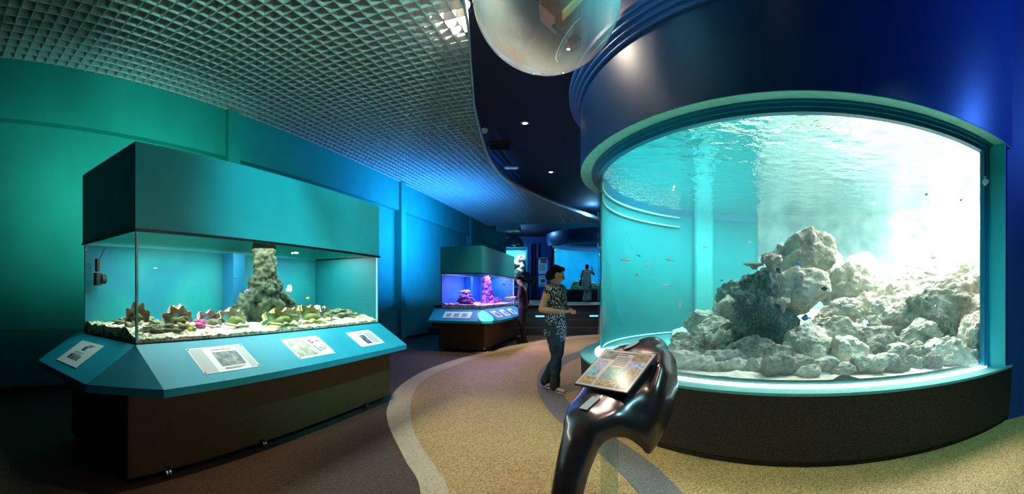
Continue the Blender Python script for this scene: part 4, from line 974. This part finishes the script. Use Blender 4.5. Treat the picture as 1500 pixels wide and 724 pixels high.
# poster board and pilasters on the back wall
for px in (781, 787, 806):
    x = 25.9 * math.tan((px - CX) / FPX); struct(box('trim_%d' % (px - 780), (x, 25.9, 2.5), (.12, .3, 3.3), 'navy_wall'))
def frontm(x, y, z): return frame_mat((x, y, z), (1, 0, 0), (0, 0, 1))
X = lambda px, y: y * math.tan((px - CX) / FPX)
pb = thing('notice_board', 'tall dark notice board on the blue back wall', 'board', (X(796.5, 25.6), 25.6, PZ + .02))
box('panel', (0, .06, 1.15), (.72, .06, 2.3), 'deep_blue', pb, bevel=.01)
box('frame_top', (0, .02, 2.32), (.78, .1, .05), 'black_trim', pb); box('frame_side', (-.38, .02, 1.16), (.04, .1, 2.3), 'black_trim', pb); box('frame_side', (.38, .02, 1.16), (.04, .1, 2.3), 'black_trim', pb)
o = board('poster', 'large white poster with dark picture on the notice board', .52, .92, frontm(X(795.5, 25.5), 25.62, 2.82), pins=False, t=.006)
mark('photograph', .03, .26, .34, .22, 'photo_grey', o, .002); lines('text', 0, .07, .42, 7, .055, .02, 'ink', o, t=.002)
o = board('poster', 'smaller white notice hung below the large poster', .46, .64, frontm(X(795, 25.5), 25.62, 1.95), pins=False, t=.006)
mark('photograph', .02, .0, .26, .2, 'photo_grey', o, .002); lines('text', 0, .26, .36, 2, .05, .02, 'ink', o, t=.002); lines('text', 0, -.18, .36, 3, .05, .02, 'ink', o, t=.002)
# small dark tables on the platform
for k, px in enumerate((776, 797)):
    y = 24.6; o = thing('side_table', ['low dark table against the back wall near the wall aquarium', 'low dark table below the notice board'][k], 'table', (X(px, y), y, PZ + .0), 0)
    box('top', (0, 0, .62), (.62, .5, .04), 'black_trim', o)
    for sx in (-1, 1):
        for sy in (-1, 1): box('leg', (sx * .27, sy * .2, .30), (.05, .05, .6), 'black_trim', o)
# tilted reading panel behind the man
o = thing('reading_panel', 'dark tilted reading panel on a post behind the man', 'stand', (X(775, 13.95), 14.4, PZ)); 
bm = nb(); cyl(bm, (0, 0, .002), (0, 0, .75), .03, seg=10); obj('post', bm, 'black_trim', o)
box('panel', (0, 0, .85), (.5, .03, .42), 'step_dark', o, Euler((-.7, .5, 0)).to_matrix()); bm = nb(); cyl(bm, (0, 0, .002), (0, 0, .02), .14, seg=20); obj('base', bm, 'black_trim', o)
# pendant lamp and air conditioner
g = P(753, 357, 18.8)
o = thing('pendant_lamp', 'round dome pendant lamp hanging in front of the wall aquarium', 'lamp', g)
mat('lamp_shade', lin('#7f9aa4'), .3, metal=.5)
bm = nb(); lathe(bm, [(.42 * math.cos(a), .42 * math.sin(a) - .1) for a in np.linspace(0, PI / 2 - .01, 12)], seg=32); obj('shade', bm, 'lamp_shade', o, True)
bm = nb(); cyl(bm, (0, 0, .3), (0, 0, CEIL - g.z), .012, seg=8); obj('cord', bm, 'black_trim', o); bm = nb(); ball(bm, (0, 0, -.02), .09, 2); obj('bulb', bm, 'diffuser_pale', o, True)
g = Wp(19.6, 4.75, 4.0)
o = thing('air_conditioner', 'grey air conditioner hung under the ceiling at the wall end', 'air conditioner', g, WROT)
box('housing', (0, 0, .18), (.7, 1.0, .28), 'grid_rim', o, bevel=.02); box('outlet_grille', (0, -.505, .1), (.6, .02, .1), 'black_trim', o)
for sx in (-1, 1): box('bracket', (sx * .3, 0, .43), (.03, .9, .22), 'steel', o)

# ================================================================== WALL WASH, ROOM LAMPS AND ADDED FILL SPOTS
def wash(t, x0, x1, power, col, label, aim=2.55, spread=105):
    o = thing('wall_wash_lamp', label, 'lamp', TL(t, ((x0 + x1) / 2, .36, 2.276)), WROT)
    box('batten', (0, 0, .02), (x1 - x0, .06, .04), 'trim_white', o); bm = nb(); cyl(bm, (-(x1 - x0) / 2, 0, .055), ((x1 - x0) / 2, 0, .055), .013, seg=10); obj('tube', bm, 'trim_white', o)
    area('wall_wash_light', TL(t, ((x0 + x1) / 2, .40, 2.36)), TL(t, ((x0 + x1) / 2, 2.2, aim)), x1 - x0, power, col, sy=.06, spread=R(spread))
wash(T1, -1.4, 1.4, 26, (.25, 1, .85), 'long tube lamp on the lid of the sandy tank washing the wall')
wash(T2, -1.2, 1.4, 330, (.03, .3, 1), 'long blue tube lamp on the lid of the blue tank washing the wall', 3.7, 170)
spot('drum_spotlight', Vector(P(684, 8, 4.9)) + Vector((.1, -.12, -.02)), (1.7, 3.2, 2.8), 50, (1, .8, .62), 55, .8)
spot('grid_fill_uplight', (.3, 1.2, 3.4), (-2.5, 5.2, 4.5), 330, (.35, 1, .86), 68, .5, .1)  # fill added to brighten the ceiling grid in place of drum light
spot('cyan_fill_spot', (2.0, 2.1, 4.35), TL(T1, (.6, -.4, 1.8)), 680, (.10, .9, 1), 42, .7, .15)  # added out-of-view fill that boosts the cyan on the tank hood
spot('floor_fill_spot', (2.6, -.3, 4.4), (2.4, 1.3, 0), 520, (.3, .95, 1), 75, .8, .1)  # added out-of-view fill for the dark floor beside the drum
spot('blue_spotlight', (6.2, -1.6, 4.3), (4.0, 2.6, 3.6), 700, (.05, .2, 1), 60, .8)
point('far_blue_lamp', (-.2, 22.5, 4.2), 230, (.15, .5, 1), .1)
point('far_blue_lamp', (3.0, 16.5, 4.3), 60, (.2, .6, 1), .1)
#@@PART3
# ================================================================== PEOPLE
mat('skin', lin('#c99a7c'), .55, col2=lin('#c29274'), nscale=20)
mat('hair_black', lin('#080607'), .5, col2=lin('#100d0d'), nscale=60, spec=.2)
mat('jeans', lin('#14262e'), .8, col2=lin('#24404a'), nscale=7, detail=5, bump=.2, bscale=150)
mat('top_print', lin('#15191c'), .8, col2=lin('#c9d8d4'), nscale=55, detail=3, ramp=(.52, .58))
mat('shirt_dark', lin('#2c2a30'), .8, col2=lin('#26242a'), nscale=30)
mat('trousers_dark', lin('#15161a'), .8)
mat('dress_floral', lin('#d8cdb8'), .8, col2=lin('#7a3038'), nscale=9, detail=2, ramp=(.56, .62))
mat('shoe_silver', lin('#c8c8cc'), .3, metal=.6); mat('shoe_black', lin('#0c0c0e'), .4); mat('eye_dark', lin('#0a0808'), .3); mat('lips', lin('#a05c50'), .5)
def hand(bm, wr, fw, up, side, curl=.6, s=1.0):
    """palm, four fingers of unequal length with a knuckle bend, thumb from the side of the palm"""
    wr, fw = Vector(wr), Vector(fw).normalized(); up = (Vector(up) - fw * Vector(up).dot(fw)).normalized(); sd_ = fw.cross(up) * side
    tube(bm, [wr - fw * .02, wr + fw * .03 * s, wr + fw * .085 * s], [(.024 * s, .019 * s), (.036 * s, .017 * s), (.040 * s, .014 * s)], 10, sd_)
    for k, ln in enumerate((.068, .078, .072, .056)):
        b = wr + fw * .085 * s + sd_ * (.03 - .02 * k) * s; d1 = (fw - up * curl * .6).normalized(); d2 = (fw - up * curl * 2.2).normalized()
        tube(bm, [b - fw * .015, b + d1 * ln * .5 * s, b + d1 * ln * .5 * s + d2 * ln * .5 * s], [.0095 * s, .009 * s, .0075 * s], 8)
    b = wr + fw * .03 * s + sd_ * .032 * s; d1 = (fw * .6 + sd_ * .8 - up * .2).normalized(); d2 = (fw + sd_ * .15 - up * curl * .6).normalized()
    tube(bm, [b - sd_ * .012, b + d1 * .035 * s, b + d1 * .035 * s + d2 * .035 * s], [.012 * s, .011 * s, .009 * s], 8)
def head(bm, c, mh, s=1.0):
    """skull, jaw, nose, brow, ears in the head frame mh (x right, y forward)"""
    def q(x, y, z): return Vector(c) + mh @ (Vector((x, y, z)) * s)
    def e(x, y, z, rx, ry, rz, sub=3):
        v = ball(bm, (0, 0, 0), (rx * s, ry * s, rz * s), sub)
        bmesh.ops.transform(bm, matrix=Matrix.Translation(q(x, y, z)) @ mh.to_4x4(), verts=v)
    e(0, -.012, .025, .073, .092, .088); e(0, .03, -.035, .058, .06, .075); e(0, .052, -.075, .034, .03, .03); e(0, .07, .02, .05, .022, .014, 2)
    e(-.03, .062, -.03, .026, .022, .024, 2); e(.03, .062, -.03, .026, .022, .024, 2)
    tube(bm, [q(0, .085, .012), q(0, .102, -.012), q(0, .108, -.024)], [(.008 * s, .008 * s), (.011 * s, .01 * s), (.015 * s, .01 * s)], 8)
    for sg in (-1, 1): e(sg * .074, -.005, -.01, .012, .022, .032, 2)
    return q
def face(root, q, mh, s=1.0):
    for sg in (-1, 1):
        bm = nb(); ball(bm, q(sg * .029, .083, .002), (.012 * s, .008 * s, .007 * s), 2); obj('eye', bm, 'eye_dark', root, True)
    bm = nb(); tube(bm, [q(-.02, .083, -.056), q(0, .09, -.055), q(.02, .083, -.056)], [.005 * s] * 3, 6); obj('mouth', bm, 'lips', root, True)
def person(label, loc, rz, J, vox, sleeves, hands):
    """J: joints in the person frame (x right, y forward). One continuous skin; returns body object + head mapper"""
    bm = nb(); mh = Euler(J['head_rot']).to_matrix(); hs = J.get('hs', 1.0)
    nk = Vector(J['neck']); hc = Vector(J['head'])
    tube(bm, [nk + Vector((0, -.01, -.06)), nk + Vector((0, 0, .0)), hc + mh @ Vector((0, -.02, -.06))], [.06, .05, .052], 12)
    q = head(bm, hc, mh, hs)
    sx = J['sh']; sz = nk.z - .045
    tube(bm, [(0, 0, J['hip_z'] - .04), (0, 0, J['hip_z'] + .12), (0, .01, (J['hip_z'] + sz) / 2 + .02), (0, .0, sz - .06), (0, 0, sz + .01)], [(.135, .095), (.115, .08), (.12, .085), (.14, .09), (.11, .06)], 18)
    for nme, sg in (('R', 1), ('L', -1)):
        s0 = Vector((sg * sx, 0, sz)); el = Vector(J['elbow' + nme]); wr = Vector(J['wrist' + nme])
        tube(bm, [Vector((sg * sx * .55, 0, sz + .005)), s0, s0.lerp(el, .45), el], [.05, .052, .045, .037], 12)
        tube(bm, [el, el.lerp(wr, .3), wr], [.038, .039, .025], 12)
        hand(bm, wr, wr - el if 'hd' + nme not in J else J['hd' + nme], J.get('up' + nme, (0, 0, 1)), -sg, J.get('curl' + nme, .6))
        hp = Vector((sg * .085, 0, J['hip_z'])); kn = Vector(J['knee' + nme]); an = Vector(J['ankle' + nme])
        tube(bm, [hp, hp.lerp(kn, .5), kn], [.085, .07, .052], 14); tube(bm, [kn, kn.lerp(an, .3), an], [.052, .052, .034], 12)
        fd = Vector(J['foot' + nme])
        tube(bm, [an + Vector((0, 0, -.02)) - fd * .04, an + fd * .05 + Vector((0, 0, -.04)), an + fd * .15 + Vector((0, 0, -.055))], [(.03, .03), (.036, .025), (.036, .018)], 10, Vector((fd.y, -fd.x, 0)))
    me = remesh(bm, vox, 3, .5); o = link('person', me, 'skin', None, True); o.location = loc; o.rotation_euler = (0, 0, rz); tag(o, label, 'person')
    face(o, q, mh, hs)
    return o, q, mh
def garment(name, root, parts, m, vox, smooth=3, dis=0, freq=14):
    bm = nb()
    for pts, rad, side in parts: tube(bm, pts, rad, 18, side)
    me = remesh(bm, vox, smooth, .5)
    if dis: displace(me, dis, freq, 3, 3)
    return link(name, me, m, root, True)
SX = (1, 0, 0)
# ---- woman in the printed top
fv = Vector((.80, -.60)); J = dict(neck=(0, 0, 1.345), head=(0, .02, 1.475), head_rot=(-.30, 0, .62), sh=.165, hip_z=.84, hs=1.02,
    elbowR=(.255, -.05, 1.04), elbowL=(-.24, .0, 1.04), wristR=(.085, .175, 1.01), wristL=(-.075, .20, 1.02), hdR=(-.8, .6, .12), hdL=(.75, .6, .05), upR=(0, .3, 1), upL=(0, .2, 1),
    kneeR=(.09, .07, .46), ankleR=(.085, .04, .085), footR=(.1, .99, 0), kneeL=(-.075, .0, .46), ankleL=(-.06, -.20, .10), footL=(0, .98, -.1))
g = G(814, 574)
W, q, mh = person('woman in a black and white sleeveless top and jeans looking towards the aquarium', (g.x, g.y + .03, .006), math.atan2(-fv.x, fv.y), J, .0072, None, None)
V = Vector
garment('top', W, [([(0, .0, .73), (0, .005, .84), (0, .005, .98), (0, .012, 1.10), (0, .015, 1.2), (0, 0, 1.29), (0, -.005, 1.315)], [(.185, .135), (.172, .128), (.148, .108), (.148, .112), (.155, .115), (.15, .085), (.11, .07)], SX)] +
        [([(sg * .09, 0, 1.305), (sg * .15, 0, 1.295), (sg * .18, 0, 1.265)], [.055, .06, .058], (0, 1, 0)) for sg in (-1, 1)], 'top_print', .011, 3, .012, 9)
lg = []
for sg, n_ in ((1, 'R'), (-1, 'L')):
    hp = V((sg * .08, 0, .82)); kn = V(J['knee' + n_]); an = V(J['ankle' + n_])
    lg += [([hp, hp.lerp(kn, .5), kn, kn.lerp(an, .5), an + V((0, 0, -.01))], [.105, .088, .068, .064, .066], SX)]
garment('jeans', W, lg + [([(0, 0, .78), (0, 0, .88)], [(.16, .11), (.155, .11)], SX)], 'jeans', .011, 3, .008, 14)
for n_ in 'RL':
    an = V(J['ankle' + n_]); fd = V(J['foot' + n_]); bm = nb(); tube(bm, [an + V((0, 0, -.072)) - fd * .05, an + fd * .06 + V((0, 0, -.075)), an + fd * .165 + V((0, 0, -.078))], [(.035, .009), (.04, .009), (.038, .008)], 10, V((fd.y, -fd.x, 0)))
    for t_ in (.04, .11): tube(bm, [an + fd * t_ + V((-.042, 0, -.06)), an + fd * t_ + V((0, 0, -.022 - t_ * .1)), an + fd * t_ + V((.042, 0, -.06))], [.009] * 3, 8)
    obj('sandal', bm, 'shoe_silver', W, True)
def hair(root, q, mh, extra, s=1.0, vox=.011, m='hair_black'):
    bm = nb()
    for (x, y, z, rx, ry, rz) in [(0, -.026, .045, .083, .094, .082), (0, -.055, -.01, .08, .07, .08)] + extra:
        v = ball(bm, (0, 0, 0), (rx * s, ry * s, rz * s), 3); bmesh.ops.transform(bm, matrix=Matrix.Translation(q(x, y, z)) @ mh.to_4x4(), verts=v)
    me = remesh(bm, vox, 3); displace(me, .006, 30, 2); return link('hair', me, m, root, True)
hair(W, q, mh, [(-.045, .035, .085, .04, .045, .03), (.04, .035, .088, .045, .045, .03), (-.06, -.01, -.03, .028, .06, .06), (0, -.09, -.03, .06, .05, .07)])
bm = nb(); tube(bm, [q(-.055, -.03, -.06), q(-.075, .0, -.14), q(-.07, .05, -.23), q(-.055, .075, -.31)], [.04, .036, .03, .014], 12); obj('ponytail', bm, 'hair_black', W, True)
# ---- man at the blue tank
g = G(766, 502)
fv = Vector((-.97, .22)); J = dict(neck=(0, .02, 1.43), head=(0, .06, 1.565), head_rot=(-.35, 0, 0), sh=.19, hip_z=.88,
    elbowR=(.23, .05, 1.12), elbowL=(-.23, .04, 1.13), wristR=(.17, .30, 1.10), wristL=(-.16, .31, 1.13), kneeR=(.09, .04, .48), ankleR=(.09, .0, .085), footR=(.1, .99, 0), kneeL=(-.09, .02, .48), ankleL=(-.09, -.06, .085), footL=(-.1, .99, 0))
Mn, q, mh = person('man in dark shirt and trousers leaning over the blue tank card', (g.x, g.y, .006), math.atan2(-fv.x, fv.y), J, .011, None, None)
sh = [([(0, 0, .86), (0, 0, 1.0), (0, .01, 1.15), (0, .015, 1.3), (0, .015, 1.385)], [(.165, .12), (.155, .115), (.165, .12), (.18, .11), (.12, .07)], SX)]
for sg, n_ in ((1, 'R'), (-1, 'L')):
    s0 = V((sg * .185, 0, 1.375)); sh += [([V((sg * .1, 0, 1.38)), s0, s0.lerp(V(J['elbow' + n_]), .5), V(J['elbow' + n_]), V(J['elbow' + n_]).lerp(V(J['wrist' + n_]), .25)], [.065, .068, .06, .056, .052], (0, 1, 0))]
garment('shirt', Mn, sh, 'shirt_dark', .014); lg = []
for sg, n_ in ((1, 'R'), (-1, 'L')):
    hp = V((sg * .085, 0, .86)); kn = V(J['knee' + n_]); an = V(J['ankle' + n_]); lg += [([hp, hp.lerp(kn, .5), kn, kn.lerp(an, .5), an], [.11, .09, .075, .068, .066], SX)]
    fd = V(J['foot' + n_]); bm = nb(); tube(bm, [an + V((0, 0, -.045)) - fd * .06, an + fd * .05 + V((0, 0, -.05)), an + fd * .18 + V((0, 0, -.06))], [(.042, .036), (.046, .032), (.04, .022)], 12, V((fd.y, -fd.x, 0))); obj('shoe', bm, 'shoe_black', Mn, True)
garment('trousers', Mn, lg + [([(0, 0, .82), (0, 0, .93)], [(.16, .115), (.155, .115)], SX)], 'trousers_dark', .014)
hair(Mn, q, mh, [(0, .04, .085, .07, .05, .035), (0, -.07, -.02, .06, .04, .05)], 1.0, .014)
bm = nb(); bx(bm, (0, 0, 0), (.075, .15, .009)); bmesh.ops.bevel(bm, geom=bm.edges[:], offset=.003, segments=1, affect='EDGES')
ph = obj('phone', bm, 'black_trim'); ph.matrix_world = Matrix.Translation((g.x, g.y, .006)) @ Matrix.Rotation(math.atan2(-fv.x, fv.y), 4, 'Z') @ Matrix.Translation((.13, .43, 1.125)) @ Matrix.Rotation(.5, 4, 'X'); tag(ph, 'thin dark phone held by the man at the blue tank', 'phone')
bm = nb(); bx(bm, (0, 0, .0052), (.066, .13, .001)); obj('screen', bm, 'ink', ph)
# ---- woman in floral clothes at the distant aquarium
g = P(860, 441.5, 18.6); g.z = PZ
fv = Vector((.25, .97)); J = dict(neck=(0, 0, 1.33), head=(0, .01, 1.46), head_rot=(.1, 0, -.1), sh=.17, hip_z=.83,
    elbowR=(.27, .16, 1.16), elbowL=(-.24, .02, 1.05), wristR=(.2, .3, 1.38), wristL=(-.2, .16, .86), kneeR=(.09, .03, .46), ankleR=(.09, 0, .085), footR=(.1, .99, 0), kneeL=(-.09, .02, .46), ankleL=(-.09, -.04, .085), footL=(-.1, .99, 0))
Fw, q, mh = person('woman in pale floral tunic photographing the distant blue aquarium', (g.x, g.y, PZ + .002), math.atan2(-fv.x, fv.y), J, .013, None, None)
sh = [([(0, 0, .55), (0, 0, .75), (0, 0, .95), (0, .01, 1.15), (0, 0, 1.27), (0, 0, 1.3)], [(.2, .16), (.19, .15), (.165, .125), (.165, .12), (.16, .09), (.11, .07)], SX)]
for sg, n_ in ((1, 'R'), (-1, 'L')):
    s0 = V((sg * .165, 0, 1.28)); sh += [([V((sg * .1, 0, 1.285)), s0, s0.lerp(V(J['elbow' + n_]), .5), V(J['elbow' + n_])], [.06, .064, .06, .058], (0, 1, 0))]
garment('tunic', Fw, sh, 'dress_floral', .015); lg = []
for sg, n_ in ((1, 'R'), (-1, 'L')):
    hp = V((sg * .08, 0, .8)); kn = V(J['knee' + n_]); an = V(J['ankle' + n_]); lg += [([hp, hp.lerp(kn, .5), kn, kn.lerp(an, .5), an + V((0, 0, .0))], [.11, .1, .09, .09, .095], SX)]
    fd = V(J['foot' + n_]); bm = nb(); tube(bm, [an + V((0, 0, -.05)) - fd * .05, an + fd * .15 + V((0, 0, -.06))], [(.04, .03), (.036, .02)], 10, V((fd.y, -fd.x, 0))); obj('shoe', bm, 'shoe_black', Fw, True)
garment('trousers', Fw, lg, 'dress_floral', .015)
hair(Fw, q, mh, [(0, -.1, .01, .055, .05, .055), (0, .0, .09, .07, .07, .03)], 1.0, .014)
Fm = Fw.matrix_basis
bag = thing('handbag', 'black shoulder bag hanging at the side of the woman in floral tunic', 'bag', (g.x, g.y, PZ)); bag.rotation_euler = Fw.rotation_euler
box('bag_body', (-.27, -.05, .80), (.10, .28, .24), 'shoe_black', bag, bevel=.03)
bm = nb(); tube(bm, [(-.25, .07, .9), (-.22, .06, 1.15), (-.16, .02, 1.34), (-.2, -.1, 1.15), (-.25, -.16, .9)], [.012] * 5, 8); obj('strap', bm, 'shoe_black', bag)
bm = nb(); bx(bm, (.16, .385, 1.47), (.012, .075, .14)); ph = obj('phone', bm, 'black_trim'); ph.location = (g.x, g.y, PZ); ph.rotation_euler = Fw.rotation_euler; tag(ph, 'small phone raised by the woman in floral tunic', 'phone')
bm = nb(); bx(bm, (.153, .385, 1.47), (.002, .066, .125)); obj('screen', bm, 'photo_blue', ph)
g = G(769, 180, CEIL); spot('chamfer_fill_beam', Vector((g.x, g.y, CEIL - .06)), TL(T2, (-1.67, -.56, .75)), 3200, (1, .85, .68), 5.5, .4, .02)  # extra narrow beam added to brighten the blue tank's chamfer
# ---- housings for the added fill spots and the blue spotlight
def spot_housing(o, label):
    t = thing('spotlight', label, 'lamp', o.location); t.rotation_euler = o.rotation_euler
    bm = nb(); lathe(bm, [(.001, .2), (.05, .2), (.07, .14), (.075, .03), (.07, .03), (.065, .12), (.001, .13)], seg=24); obj('lamp_housing', bm, 'black_trim', t, True)
    bm = nb(); cyl(bm, (0, 0, .16), (0, 0, .21), .03, seg=10); obj('bracket', bm, 'black_trim', t)
    mw = Matrix.Translation(o.location) @ o.rotation_euler.to_matrix().to_4x4(); p_ = mw @ Vector((0, 0, .18))
    bm = nb(); cyl(bm, p_, (p_.x, p_.y, CEIL), .012, seg=10); bmesh.ops.transform(bm, matrix=mw.inverted(), verts=bm.verts[:]); obj('hanger', bm, 'black_trim', t)
for n_, lb in (('grid_fill_uplight', 'added black fill spotlight pointing up at the egg-crate ceiling'), ('cyan_fill_spot', 'added black fill spotlight beaming cyan light on the sandy tank hood'), ('floor_fill_spot', 'added black fill spotlight over the floor before the cylinder aquarium'), ('blue_spotlight', 'black spotlight beaming blue light on the upper drum')):
    spot_housing(bpy.data.objects[n_], lb)
